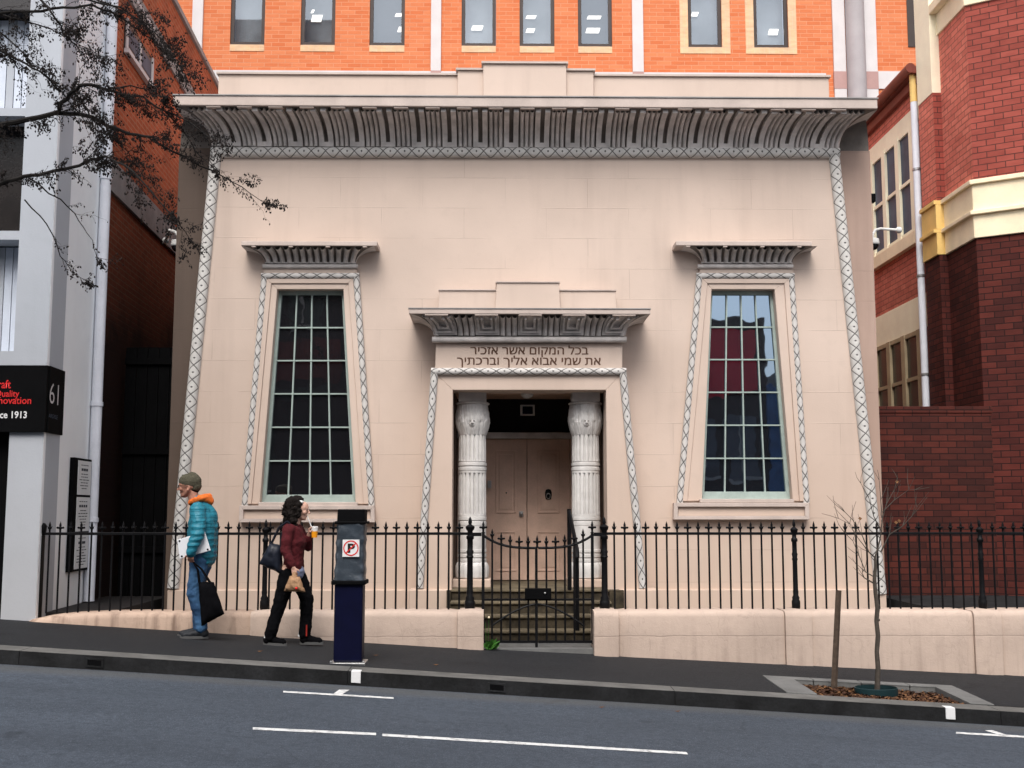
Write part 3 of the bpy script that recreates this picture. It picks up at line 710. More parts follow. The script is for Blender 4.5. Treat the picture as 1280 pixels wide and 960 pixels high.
half_round('roll_moulding', at(803.5, 735, YP_-.01), at(778.5, 466, YP_-.01), r, .235, 'torus_door', D)
half_round('roll_moulding', at(539, 464.5, YP_-.012), at(782.5, 464.5, YP_-.012), r, .225, 'torus_door', D)
# hood of the doorway
hy = YP_-.36; z0 = at(660, 420, YP_-.05).z; zf = at(660, 392.5, hy).z; z1 = at(660, 386.3, hy).z
a, c = at(543, 420, YP_).x, at(780, 420, YP_).x; fx0, fx1 = at(511, 389, hy).x, at(813, 389, hy).x
cv = Cove(a, c, z0, zf-z0, YP_-.02, YP_-.02-hy-.02, ((fx1-fx0)-(c-a))/2-.02, FY)
sp = at(714.5, 420, YP_).x-at(662, 420, YP_).x; xm = at(662, 420, YP_).x
for k in range(-2, 3):
    xc = xm+k*sp; cv.strip(xc-.16, xc+.16, .06, 1.42, .02)
    for hw, t0, t1, h in ((.10, .32, 1.42, .035), (.045, .62, 1.42, .05)):
        # nested square grooves: stepped frames
        for q0, q1 in ((xc-hw-.028, xc-hw), (xc+hw, xc+hw+.028)): cv.strip(q0, q1, t0-.1, t1, h+.012)
        cv.strip(xc-hw-.028, xc+hw+.028, t0-.12, t0, h+.012)
for k in range(-2, 2):
    xc = xm+(k+.5)*sp
    for j in (-1.0, 0, 1.0): cv.ridge(xc+j*.078, .068, .05)
for sgn, xe in ((-1, a), (1, c)): cv.ridge(xe+sgn*-.03, .06, .045)
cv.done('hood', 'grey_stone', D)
b = MB(); b.box(fx0, fx1, hy, FY+.02, zf, z1)
for k in range(-2, 3):
    x = cv.pt(xm+k*sp, 1.5, 0).x; b.box(x-.155, x+.155, hy+.006, hy+.07, zf-.022, zf-.001)
b.build('hood_fascia', 'fascia_paint', D, bevel=.008)
b = MB(); b.box(fx0-.008, fx1+.008, hy-.01, FY+.01, z1+.002, z1+.014); b.build('lead_capping', 'band_grey', D)
b = MB(); b.tube([at(540, 424.5, YP_-.05), at(783, 424.5, YP_-.05)], .04, 12); b.build('bead', 'grey_stone', D, smooth=True)
for (pa, pc, ty, dy) in ((548.5, 770, 363.5, 0), (620, 699.5, 353.5, -.06)):
    y = YP_+.05+dy; zt = at(640, ty, y).z; x0, x1 = at(pa, 375, y).x, at(pc, 375, y).x
    b = MB(); b.prism([(x0-.012, y, z1+.01), (x1+.012, y, z1+.01), (x1-.008, y, zt), (x0+.008, y, zt)], (0, FY-y-.01, 0)); b.build('blocking_course', 'stucco_plain', D, bevel=.006)
    b = MB(); b.box(x0-.006, x1+.006, y-.018, FY-.01, zt+.002, zt+.016); b.build('coping', 'fascia_paint', D)
# inscription: letters written in visual order
lines = ("בכל המקום אשר אזכיר", "את שמי אבוא אליך וברכתיך")
for s_, (pa, pc, ya, yb2) in zip(lines, ((588, 735, 431.5, 446.5), (571, 750.5, 444.5, 459.5))):
    o = at(pa, yb2, YP_); e = at(pc, yb2, YP_); tp = at(pa, ya, YP_)
    text_mesh(s_[::-1], o, (1, 0, 0), (0, 0, 1), w=(e-o).x, h=tp.z-o.z, name='inscription', mat='inscription_paint', parent=D, bold=0, n_off=.003)
    text_mesh(s_[::-1], o+Vector((.005, 0, .001)), (1, 0, 0), (0, 0, 1), w=(e-o).x, h=tp.z-o.z, name='inscription', mat='inscription_paint', parent=D, bold=0, n_off=.0038)
# porch interior
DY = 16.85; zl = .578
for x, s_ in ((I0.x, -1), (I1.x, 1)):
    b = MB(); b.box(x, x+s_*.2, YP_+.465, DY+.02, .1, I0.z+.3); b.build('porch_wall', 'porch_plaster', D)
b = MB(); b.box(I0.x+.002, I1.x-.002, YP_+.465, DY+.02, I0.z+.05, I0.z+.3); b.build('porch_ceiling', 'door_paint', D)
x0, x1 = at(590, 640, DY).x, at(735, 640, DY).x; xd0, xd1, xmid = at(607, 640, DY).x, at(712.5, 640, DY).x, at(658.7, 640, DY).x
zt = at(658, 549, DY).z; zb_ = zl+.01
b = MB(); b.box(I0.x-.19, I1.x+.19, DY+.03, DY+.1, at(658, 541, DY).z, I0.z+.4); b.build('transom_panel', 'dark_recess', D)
b = MB(); b.box(I0.x+.01, I1.x-.01, DY-.1, DY+.02, zt+.005, at(658, 541, DY).z); b.build('transom', 'grey_stone', D, bevel=.008)
for q0, q1 in ((I0.x+.01, xd0-.004), (xd1+.004, I1.x-.01)):
    b = MB(); b.box(q0, q1, DY-.06, DY+.05, zl, zt); b.build('door_frame', 'door_paint', D, bevel=.008)
for i, (q0, q1, pan) in enumerate(((xd0, xmid-.004, (619.5, 645)), (xmid+.004, xd1, (672, 699.5)))):
    b = MB(); b.box(q0, q1, DY, DY+.05, zb_, zt); leaf = b.build('door_leaf', 'door_paint', D, bevel=.004)
    for ya, yb2 in ((563, 641.5), (664, 714)):
        pts = quadpx([(pan[0], ya), (pan[1], ya), (pan[1], yb2), (pan[0], yb2)], DY-.012); inn = quadpx([(pan[0]+2, ya+2), (pan[1]-2, ya+2), (pan[1]-2, yb2-2), (pan[0]+2, yb2-2)], DY-.012)
        b = MB(); b.ring(pts, inn, (0, .011, 0)); inn2 = quadpx([(pan[0]+4.5, ya+5), (pan[1]-4.5, ya+5), (pan[1]-4.5, yb2-5), (pan[0]+4.5, yb2-5)], DY-.008); b.prism(inn2, (0, .007, 0)); b.build('panel', 'door_paint', leaf, bevel=.003)
    if i == 0:
        b = MB(); c = at(651.5, 642.5, DY-.02); b.box(c.x-.03, c.x+.03, DY-.02, DY-.001, c.z-.04, c.z+.04); b.build('lock_plate', 'steel', leaf, bevel=.003)
        b = MB(); b.ball((c.x+.005, DY-.045, c.z), .024); b.build('knob', 'steel', leaf, smooth=True)
        b = MB(); c = at(633, 616, DY-.01); b.ball(c, .012); b.build('spyhole', 'black_iron', leaf)
    else:
        c = at(685.5, 618, DY-.02); b = MB(); b.lathe([(.001, -.075), (.04, -.07), (.05, -.02), (.05, .03), (.035, .07), (.001, .08)], (0, 0, 0), 16)
        for v in b.bm.verts: v.co = Vector((c.x+v.co.x, DY-.008+v.co.y*.35, c.z+v.co.z))
        b.build('knocker_plate', 'black_iron', leaf, smooth=True)
        b = MB(); b.tube([(c.x+.03*math.cos(a), DY-.034, c.z-.025+.038*math.sin(a)) for a in [k*math.pi/8 for k in range(17)]], .008, 6); b.build('knocker_ring', 'steel', leaf, smooth=True)
# columns
def column(px):
    cy = 15.62; c = at(px, 720, cy); cx = c.x
    Z = lambda py: at(px, py, cy-.18).z
    rr = .192
    zb0, zc = Z(723), Z(543)
    fl_ = lambda a, z: 1-.045*abs(math.sin(a*math.pi*14))**.6 if False else 1-.15*max(0, math.cos(a*2*math.pi*18))**2.2
    b = MB(); N = 160
    prof = []
    def add(r0, y): prof.append((r0, Z(y)))
    b.lathe([(rr, Z(687)), (rr, Z(657)), (rr*1.02, Z(656.5)), (rr*1.02, Z(652.5)), (rr*.97, Z(652)), (rr*.97, Z(650.5)), (rr*1.02, Z(650)), (rr*1.02, Z(646.5)), (rr*.985, Z(646))], (cx, cy, 0), N)
    b.lathe([(rr*1.0, Z(646)), (rr*1.0, Z(643))], (cx, cy, 0), N)
    b.lathe([(rr*1.0, Z(643)), (rr*.985, Z(591))], (cx, cy, 0), N, rf=fl_)
    b.lathe([(rr*.995, Z(591)), (rr*.995, Z(588)), (rr*1.02, Z(587.5)), (rr*1.02, Z(584)), (rr*.96, Z(583.5)), (rr*.96, Z(582)), (rr*1.02, Z(581.5)), (rr*1.02, Z(578.5)), (rr*.96, Z(578)), (rr*1.0, Z(576))], (cx, cy, 0), N)
    b.lathe([(rr*.985, Z(576)), (rr*.965, Z(543))], (cx, cy, 0), N, rf=fl_)
    col = b.build('column', 'pale_stone', T, smooth=True, ang=30)
    b = MB(); b.lathe([(rr, Z(703)), (rr*1.03, Z(702.5)), (rr*1.03, Z(699)), (rr*.97, Z(698.5)), (rr*.97, Z(697)), (rr*1.03, Z(696.5)), (rr*1.03, Z(693)), (rr*.97, Z(692.5)), (rr*.97, Z(691)), (rr*1.03, Z(690.5)), (rr*1.03, Z(687.5)), (rr, Z(687))], (cx, cy, 0), 48)
    lf = lambda a, z: 1-.035*abs(math.sin(a*math.pi*16))**8
    b.lathe([(rr*1.05, Z(724)), (rr*1.16, Z(722)), (rr*1.21, Z(715)), (rr*1.18, Z(708)), (rr*1.08, Z(704)), (rr, Z(703))], (cx, cy, 0), 96, rf=lf); b.build('base', 'pale_stone', col, smooth=True, ang=35)
    def leafy(a, z):
        k = (z-Z(543))/(Z(505)-Z(543)); s0 = abs(math.sin(a*math.pi*9+(.5 if k < .45 else 0)*math.pi))
        return 1+.07*(s0**.5-.7)+.012*math.sin(a*math.pi*72+k*9)+.035*noise.noise(Vector((math.cos(a*6.283)*15, math.sin(a*6.283)*15, k*9)))
    b = MB(); prof = []
    for k in range(25):
        q = k/24; y = 543+(504-543)*q
        r0 = rr*(.97+.27*math.sin(min(1, q*1.9)*math.pi/2)-.17*max(0, (q-.42)/.58)**1.3); prof.append((r0, Z(y)))
    b.lathe(prof, (cx, cy, 0), 180, rf=leafy)
    # small mask at the front of the capital
    fz = Z(527); fy = cy-rr*1.19
    b.ball((cx, fy+.012, fz-.02), .045, 2, (1.0, .7, 1.3)); b.capsule((cx, fy-.008, fz+.02), .010, (cx, fy-.022, fz-.018), .015, 8)
    for a in range(-3, 4): b.tube([(cx+a*.045, cy-rr*1.16+abs(a)*.016, fz+.03), (cx+a*.05, cy-rr*1.12+abs(a)*.018, fz+.09), (cx+a*.058, cy-rr*1.14+abs(a)*.022, fz+.13)], [.014, .014, .006], 6)
    cap = b.build('capital', 'pale_stone', col, smooth=True, ang=60)
    b = MB()
    for e in (-1, 1): b.ball((cx+e*.024, fy-.016, fz+.006), .010, 2, (1.5, .6, .6)); b.ball((cx+e*.012, fy-.03, fz-.03), .006, 2)
    b.build('mask_features', 'shaded_stone', cap, smooth=True)
    b = MB(); b.lathe([(rr*1.0, Z(505)), (rr*1.2, Z(504.5)), (rr*1.22, Z(503)), (rr*1.12, Z(501.8))], (cx, cy, 0), 40); b.box(cx-rr*.98, cx+rr*.98, cy-rr*.98, cy+rr*.98, Z(501.8), I0.z+.055); b.build('abacus', 'pale_stone', col, bevel=.004)
    b = MB(); b.box(cx-rr*1.33, cx+rr*1.33, cy-rr*1.33, cy+rr*1.3, zl-.004, Z(724)); b.build('pedestal', 'stucco_plain', col, bevel=.012)
column(590); column(733)
# steps
sx0, sx1 = I0.x, I1.x
for i, (y, z) in enumerate(((14.0, .15), (14.32, .30), (14.64, .445), (14.96, .578))):
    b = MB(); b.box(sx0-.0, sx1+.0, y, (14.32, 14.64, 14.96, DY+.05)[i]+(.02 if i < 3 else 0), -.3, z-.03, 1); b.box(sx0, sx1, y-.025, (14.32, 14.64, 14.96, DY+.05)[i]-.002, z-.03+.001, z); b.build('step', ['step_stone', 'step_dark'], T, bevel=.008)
for qa_, qb_ in ((at(559, 745, 15.1).x, sx0-.002), (sx1+.002, at(778, 745, 15.1).x)):
    b = MB(); b.box(qa_, qb_, 14.9, YP_+.46, -.2, zl-.01); b.build('step_cheek', 'step_dark', T)
b = MB(); b.box(at(652, 513, DY).x-.02, at(668.5, 513, DY).x, DY-.005, DY+.028, at(660, 519.5, DY).z, at(660, 506, DY).z); pl_ = b.build('notice_frame', 'white_plastic', D, bevel=.004)
b = MB(); b.box(at(654, 513, DY).x-.01, at(666, 513, DY).x, DY-.009, DY-.006, at(660, 517.5, DY).z, at(660, 508, DY).z); b.build('notice_face', 'meter_blue', pl_)
b = MB(); c = at(659, 491, 16.0); b.lathe([(.09, .0), (.085, -.03), (.06, -.06), (.02, -.075), (.001, -.078)], (c.x, 16.0, I0.z+.048), 20); b.build('porch_lamp', 'white_plastic', D, smooth=True)
b = MB(); c = at(612, 605, DY-.06); b.box(c.x-.03, c.x+.025, DY-.09, DY-.061, c.z-.06, c.z+.05); b.build('door_bell', 'steel', D, bevel=.004)

# forecourt behind the railings
for x0, x1 in ((-6.2, sx0-.002), (sx1+.002, 12)):
    b = MB(); b.box(x0, x1, 13.66, 16.24, -.6, .22); tag(b.build('forecourt', 'soil' if x0 < 0 else 'paver', origin=(0, 14, 0)), kind='structure')
b = MB(); b.box(sx0, sx1, 13.4, 14.0, -.4, gz(.2, 13.4)+.02); tag(b.build('gate_threshold', 'paver', origin=(0, 13.6, 0)), kind='structure')

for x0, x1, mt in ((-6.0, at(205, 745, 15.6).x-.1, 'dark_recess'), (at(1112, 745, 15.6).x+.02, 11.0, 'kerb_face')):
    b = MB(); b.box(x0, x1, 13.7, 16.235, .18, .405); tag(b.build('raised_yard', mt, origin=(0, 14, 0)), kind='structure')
# ------------------------------------------------------------------ dwarf walls
WT = .45
def wall_profile(y0, y1, zt, r=.06):
    return [(y0, zt-r)]+[(y0+r*(1-math.cos(a)), zt-r+r*math.sin(a)) for a in (R(30), R(60), R(90))]+[(y1-r*(1-math.cos(a)), zt-r+r*math.sin(a)) for a in (R(90), R(60), R(30), 0)]
def wall_mesh(xa, xb, y0, y1, zt, r=.07, jit=.006, taper_l=None, step=.12):
    b = MB(); n = max(2, int(abs(xb-xa)/step)); rows = []
    for i in range(n+1):
        x = xa+(xb-xa)*i/n; z1 = zt; yy0 = y0; e = min(i, n-i)
        rd_ = 0
        if i == 0 or i == n: rd_ = .03
        if taper_l: z1 = zt-.12*math.exp(-(x-xa)/taper_l)
        pr = [(yy0+rd_, -1.0)]+[(p+ (rd_ if k < 4 else -rd_*0), q-rd_*.5) for k, (p, q) in enumerate(wall_profile(yy0, y1, z1+jit*noise.noise(Vector((x*1.3, 3, 0))), r))]+[(y1, -1.0)]
        # a few rows down the front so the plaster can undulate
        pts = []
        z_top = pr[1][1]
        for k in range(7):
            zz = -1.0+(z_top+1.0)*k/7; pts.append((pr[0][0]+.010*noise.noise(Vector((x*1.1, zz*2.2, 7)))+(.0), zz))
        pts += pr[1:]
        rows.append([b.bm.verts.new((x, p, q)) for p, q in pts])
    for a, c in zip(rows, rows[1:]):
        for k in range(len(a)-1): b.bm.faces.new([a[k], c[k], c[k+1], a[k+1]])
    b.bm.faces.new(rows[0]); b.bm.faces.new(rows[-1][::-1]); return b
ZW = .45
wx0 = at(24, 770, WALLY).x; wx1 = at(312.5, 770, WALLY).x; wx2 = at(572, 770, WALLY).x; wx3 = at(604.5, 770, WALLY).x
t = thing('dwarf_wall', 'low rounded pink plaster wall on the left of the gate, dying into the footpath', 'low wall', ((wx0+wx3)/2, WALLY+.2, 0))
wall_mesh(wx0, wx1-.006, WALLY+.02, WALLY+WT, ZW-.01, taper_l=.35).build('wall_section', 'stucco_stained', t, smooth=True, ang=50)
wall_mesh(wx1, wx2-.004, WALLY-.01, WALLY+WT, ZW).build('wall_section', 'stucco_wall', t, smooth=True, ang=50)
wall_mesh(wx2, wx3, WALLY-.06, WALLY+WT+.01, ZW+.015, .075).build('pier', 'stucco_wall', t, smooth=True, ang=50)
xx = [at(p, 780, WALLY).x for p in (742.5, 773, 982, 1015, 1218, 1252)]
t = thing('dwarf_wall', 'low rounded pink plaster wall with piers on the right of the gate', 'low wall', (4, WALLY+.2, -.2))
wall_mesh(xx[1]+.004, xx[2]-.004, WALLY, WALLY+WT, ZW).build('wall_section', 'stucco_wall', t, smooth=True, ang=50)
wall_mesh(xx[3]+.004, xx[4]-.004, WALLY, WALLY+WT, ZW).build('wall_section', 'stucco_wall', t, smooth=True, ang=50)
wall_mesh(xx[5]+.004, 11.5, WALLY, WALLY+WT, ZW).build('wall_section', 'stucco_wall', t, smooth=True, ang=50)
for a, c in ((0, 1), (2, 3), (4, 5)): wall_mesh(xx[a], xx[c], WALLY-(.06 if a == 0 else .035), WALLY+WT+.01, ZW+(.015 if a == 0 else .006), .075).build('pier', 'stucco_wall', t, smooth=True, ang=50)

# ------------------------------------------------------------------ railings
RY = 13.52; ZB = .43; ZR = at(640, 667, RY).z; ZTIP = at(640, 649.5, RY).z; BR = .0115
def finial(b, x, y, z, cross, s=1.0):
    b.lathe([(.012*s, 0), (.02*s, .006*s), (.02*s, .014*s), (.011*s, .02*s), (.013*s, .05*s), (.024*s, .062*s), (.026*s, .072*s), (.012*s, .085*s), (.015*s, .10*s), (.004*s, .135*s), (.001, .145*s)], (x, y, z), 8)
    e = .034*s
    if cross: b.box(x-e, x+e, y-.008, y+.008, z+.058*s, z+.08*s); b.ball((x-e, y, z+.07*s), .014*s, 1); b.ball((x+e, y, z+.07*s), .014*s, 1)
    else: b.prism([(x-.03*s, y-.006, z+.09*s), (x-.006*s, y-.006, z+.045*s), (x+.006*s, y-.006, z+.045*s), (x+.03*s, y-.006, z+.09*s), (x, y-.006, z+.07*s)], (0, .012, 0))
def bar_src(parent, x, z0, zr, cross, name='bar'):
    b = MB(); b.tube([(x, RY, z0), (x, RY, zr)], BR, 8)
    finial(b, x, RY, zr, cross); o = b.build(name, 'black_iron', None, smooth=True, origin=(x, RY, z0))
    o.parent = parent; o.location = Vector((x, RY, z0))-WL[parent.name]; return o
def post(parent, px, z0, h, s=1.0):
    x = at(px, 700, RY).x; b = MB(); k = s
    b.lathe([(.045*k, 0), (.045*k, .05), (.05*k, .055), (.05*k, .13), (.04*k, .15), (.045*k, .17), (.03*k, .2), (.034*k, .24), (.03*k, .26), (.028*k, h-.32), (.036*k, h-.30), (.028*k, h-.28), (.036*k, h-.24), (.028*k, h-.22), (.028*k, h-.1), (.038*k, h-.09), (.038*k, h-.06), (.026*k, h-.05), (.026*k, h), (.04*k, h+.02), (.046*k, h+.05), (.03*k, h+.065), (.014*k, h+.08), (.02*k, h+.10), (.014*k, h+.14), (.002, h+.17)], (x, RY, z0), 14)
    return b.build('post', 'black_iron', parent, smooth=True, ang=50)
def railing(pxs, posts, label, rail_px):
    x0, x1 = at(rail_px[0], 667, RY).x, at(rail_px[1], 667, RY).x
    t = thing('iron_railing', label, 'railing', ((x0+x1)/2, RY, ZB))
    src = [None, None]
    for i, px in enumerate(pxs):
        if any(abs(px-q) < 5 for q in posts): continue
        x = at(px, 700, RY).x; k = i % 2
        if src[k] is None: src[k] = bar_src(t, x, ZB-.02, ZR, k == 1)
        else: inst(src[k], t, (x, RY, ZB-.02))
    b = MB(); b.box(x0, x1, RY-.018, RY+.018, ZR-.016, ZR+.016); b.build('top_rail', 'black_iron', t, bevel=.004)
    for q in posts: post(t, q, ZB-.02, ZR-ZB+.02)
    return t
lp = [60.5+13.17*i for i in range(40)]
tl_ = railing(lp, (331.5,), 'black spear-topped iron railing on the wall left of the gate', (47, 587))
x = at(48, 700, RY).x; b = MB(); b.box(x-.05, x+.05, RY-.05, RY+.05, ZB-.1, ZR-.02); pst = b.build('post', 'black_iron', tl_, bevel=.008); b = MB(); b.lathe([(.06, 0), (.075, .05), (.08, .11), (.06, .14), (.03, .15)], (x, RY, ZR-.02), 12); b.build('post_cap', 'black_iron', pst, smooth=True)
rp_ = [768+13.17*i for i in range(52)]
railing(rp_, (993.5, 1226), 'black spear-topped iron railing on the wall right of the gate', (755, 1450))
# gate
def gate(side, label):
    xa = at(604 if side < 0 else 740.5, 700, RY).x; xc = at(671.5, 700, RY).x; xh = at(587 if side < 0 else 755.5, 700, RY).x
    zbot = gz(.2, 13.4)+.055
    t = thing('iron_gate', label, 'gate', (xa, RY, zbot))
    xe = xc+side*.012
    def zr(x):                                  # swooping top rail
        u = abs(x-xc)/abs(xa-xc); return at(671, 685, RY).z+(ZR-.02-at(671, 685, RY).z)*(u**3.2)
    n = 14; pts = [(xe+(xa-xe)*i/n, RY, zr(xe+(xa-xe)*i/n)) for i in range(n+1)]
    b = MB(); b.tube(pts, .015, 8); b.build('top_rail', 'black_iron', t, smooth=True)
    b = MB(); b.box(min(xe, xa), max(xe, xa), RY-.012, RY+.012, zbot+.015, zbot+.045); b.build('bottom_rail', 'black_iron', t)
    zm = at(671, 749.5, RY).z; b = MB(); b.box(min(xe, xa), max(xe, xa), RY-.012, RY+.012, zm-.012, zm+.012); b.build('middle_rail', 'black_iron', t)
    for i in range(1, 6):
        x = xc+(xa-xc)*i/6; z1 = zr(x); b = MB(); b.tube([(x, RY, zbot+.03), (x, RY, z1)], BR, 8); finial(b, x, RY, z1, i % 2 == 0); b.build('bar', 'black_iron', t, smooth=True)
    b = MB(); b.box(xa-.017, xa+.017, RY-.017, RY+.017, zbot, ZR); finial(b, xa, RY, ZR, True, 1.05); b.build('hinge_stile', 'black_iron', t)
    if side < 0:
        b = MB(); b.box(xe-.014, xe+.017, RY-.02, RY+.02, zbot-.03, zr(xc)); finial(b, xc, RY, zr(xc), True, 1.05); b.build('meeting_stile', 'black_iron', t)
        c = at(672.5, 742, RY); b = MB(); b.box(c.x-.155, c.x+.155, RY-.05, RY-.013, c.z-.065, c.z+.065); bx = b.build('lock_box', 'black_paint', t, bevel=.008)
        b = MB(); b.ball((c.x+.08, RY-.055, c.z+.01), .013); b.build('keyhole', 'steel', bx, smooth=True)
    xo = xc+(xa-xc)*.85; z0 = at(671, 755, RY).z; z1 = at(671, 783, RY).z
    b = MB(); b.tube([(xc+(xo-xc)*u, RY+.012*0, z0+(z1-z0)*(u**1.6)) for u in [i/10 for i in range(11)]], .012, 6); b.build('brace', 'black_iron', t, smooth=True)
gate(-1, 'left leaf of the black iron gate, carrying the lock box'); gate(1, 'right leaf of the black iron gate, hung on right post')
for px, label in ((587.5, 'tall black iron gate post at the left of the gate'), (755.5, 'tall black iron gate post at the right of the gate')):
    x = at(px, 700, RY).x; t = thing('gate_post', label, 'gate post', (x, RY, ZB-.02)); post(t, px, ZB-.02, ZR-ZB+.05, 1.2)
    xa = at(604 if px < 670 else 740.5, 700, RY).x
    b = MB(); b.box(min(x, xa)+(.02 if px < 670 else .02), max(x, xa)-.02, RY-.022, RY+.022, ZR-.03, ZR+.012); b.build('hinge_bar', 'black_iron', t)
# handrail of the steps
hx = at(716, 700, 14.3).x
t = thing('handrail', 'black iron handrail beside the entrance steps, behind the gate', 'handrail', (hx, 14.3, .15))
b = MB(); b.tube([(hx, 14.95, .575), (hx, 14.95, 1.62)], .028, 8); b.build('post', 'black_iron', t, smooth=True); b = MB(); b.tube([(hx+.03, 14.02, .145), (hx+.03, 14.02, 1.15)], .028, 8); b.build('post', 'black_iron', t, smooth=True)
b = MB(); b.tube([(hx, 14.97, 1.6), (hx+.03, 14.0, 1.13), (hx+.03, 13.92, 1.09), (hx+.03, 13.9, 1.03)], .026, 8); b.build('rail', 'black_iron', t, smooth=True)

exec_parts = []
# ------------------------------------------------------------------ white building at left
SK = R(3.0)
LP = at(57, 500, 13.4); LD = Vector((-math.sin(SK), math.cos(SK), 0)); LN = Vector((math.cos(SK), math.sin(SK), 0))
def SP(px, py, off=0): return onplane(px, py, LP+LN*off, LN)
def lw(u, z, off=0): return Vector((LP.x, LP.y, 0))+LD*u+LN*off+Vector((0, 0, z))
upipe = (SP(116, 500)-LP).dot(LD)
WB = thing('white_building', 'white rendered building with dark sign at left edge', 'building', (LP.x-.4, 13.5, .3))
def lslab(b, u0, u1, z0, z1, o0, o1, mi=0):
    b.hexa([lw(u0, z0, o0), lw(u0, z0, o1), lw(u1, z0, o1), lw(u1, z0, o0), lw(u0, z1, o0), lw(u0, z1, o1), lw(u1, z1, o1), lw(u1, z1, o0)], mi)
pxl = at(33, 150, 13.4).x
b = MB(); lslab(b, .0, upipe, -1, 19, -.06, 0); b.build('side_wall', 'white_render', WB)  # extra height out of view, added to shade the left of the facade
b = MB(); b.box(at(34, 100, 13.4).x+.0, LP.x-.004, 13.392, 13.9, -1, 19); b.build('front_pier', 'white_front', WB)
b = MB(); b.box(-16, LP.x-.25, 13.95, 15.2, -1, 19.0); b.build('core', 'white_front', WB)
xw1 = at(34, 100, 13.4).x-.003; xw0 = -9.5
def zof(py): return at(10, py, 13.5).z
def spandrel(ya, yb, mat, name, y=13.5): b = MB(); b.box(xw0, xw1, y, 13.94, zof(yb), zof(ya)); return b.build(name, mat, WB)
spandrel(290, 301, 'white_front', 'sill', 13.44); spandrel(137, 147, 'white_front', 'sill', 13.44); spandrel(440, 458, 'white_front', 'sill', 13.42); spandrel(-60, 12, 'brown_glass', 'lintel_panel')
def winpane(ya, yb, mat, blinds):
    b = MB(); b.box(xw0, xw1, 13.82, 13.93, zof(yb), zof(ya)); w_ = b.build('window', mat, WB)
    if blinds:
        x = xw1-.02; k = 0
        while x > -7.2:
            b = MB(); b.box(x-.094, x-.004, 13.775, 13.815, zof(yb)+.02, zof(ya)-.02); b.build('blind_slat', 'blind_blue' if k % 3 else 'white_front', w_); x -= .1; k += 1
    b = MB(); b.box(xw1-.05, xw1, 13.70, 13.80, zof(yb), zof(ya)); b.build('frame', 'frame_brown' if not blinds else 'white_front', w_)
winpane(12, 137, 'grey_window', True); winpane(147, 290, 'brown_glass', False); winpane(301, 440, 'grey_window', True)
b = MB(); b.box(xw0, at(11, 650, 13.5).x, 13.55, 13.94, -.5, zof(538)); b.build('doorway', 'black_paint', WB)
b = MB(); b.box(at(11, 650, 13.5).x+.004, at(34, 100, 13.4).x, 13.395, 13.94, -.5, zof(538)); b.build('front_pier', 'white_front', WB)
# brick flank beyond the drainpipe
BB = thing('brick_building', 'tall weathered orange-red brick flank wall at left with grey band', 'building', tuple(lw(upipe+3, .3, -.4)))
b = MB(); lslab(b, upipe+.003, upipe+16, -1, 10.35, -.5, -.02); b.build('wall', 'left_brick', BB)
zbd0 = SP(226, 325).z; zbd1 = SP(226, 292.5).z
b = MB(); lslab(b, upipe+.01, upipe+15.9, zbd0, zbd1, -.021, .025); b.build('band', 'band_grey', BB)
b = MB(); p0, p1 = SP(168, 0, .03), SP(244, 117, .03)
zz = (p0.z+p1.z)/2; u0 = (p0-LP).dot(LD); b = MB(); lslab(b, u0-3, upipe+15.9, zz-.16, zz+.12, -.021, .02); b.build('band', 'band_grey', BB)
pa, pc = SP(156, 60), SP(191, 60); ua, uc = (pa-LP).dot(LD), (pc-LP).dot(LD)
zt_, zb_ = SP(170, 42).z, SP(184, 101).z
b = MB(); lslab(b, ua, uc, zb_, zt_, -.021, .01); w_ = b.build('window', 'frame_brown', BB)
b = MB(); lslab(b, ua+.12, uc-.12, zb_+.1, zt_-.1, -.02, .016); b.build('pane', 'grey_window', w_)
b = MB(); um = (ua+uc)/2; lslab(b, um-.04, um+.04, zb_+.05, zt_-.05, .0, .03); lslab(b, ua+.05, uc-.05, zb_+.9, zb_+.97, .0, .028); lslab(b, ua, uc, zb_-.07, zb_-.002, -.01, .06); lslab(b, ua+.0, ua+.08, zb_, zt_, 0, .03); lslab(b, uc-.08, uc, zb_, zt_, 0, .03); b.build('glazing_bars', 'concrete_white', w_)
b = MB(); lslab(b, upipe+.0, upipe+16.0, 10.352, 10.45, -.55, .03); b.build('coping', 'band_grey', BB)
# drain pipe
pp = lw(upipe-.07, 0, .075)
t = thing('drainpipe', 'white vertical drainpipe at the corner of the white building and brick flank', 'pipe', (pp.x, pp.y, .42))
b = MB(); b.tube([(pp.x, pp.y, .42), (pp.x, pp.y, 19)], .07, 16); pc_ = b.build('pipe', 'pipe_white', t, smooth=True)
for py in (505, 222, 650):
    z = at(118, py, pp.y).z; b = MB(); b.lathe([(.072, -.03), (.082, -.028), (.082, .028), (.072, .03)], (pp.x, pp.y, z), 16); b.build('pipe_collar', 'pipe_white', t, smooth=True)
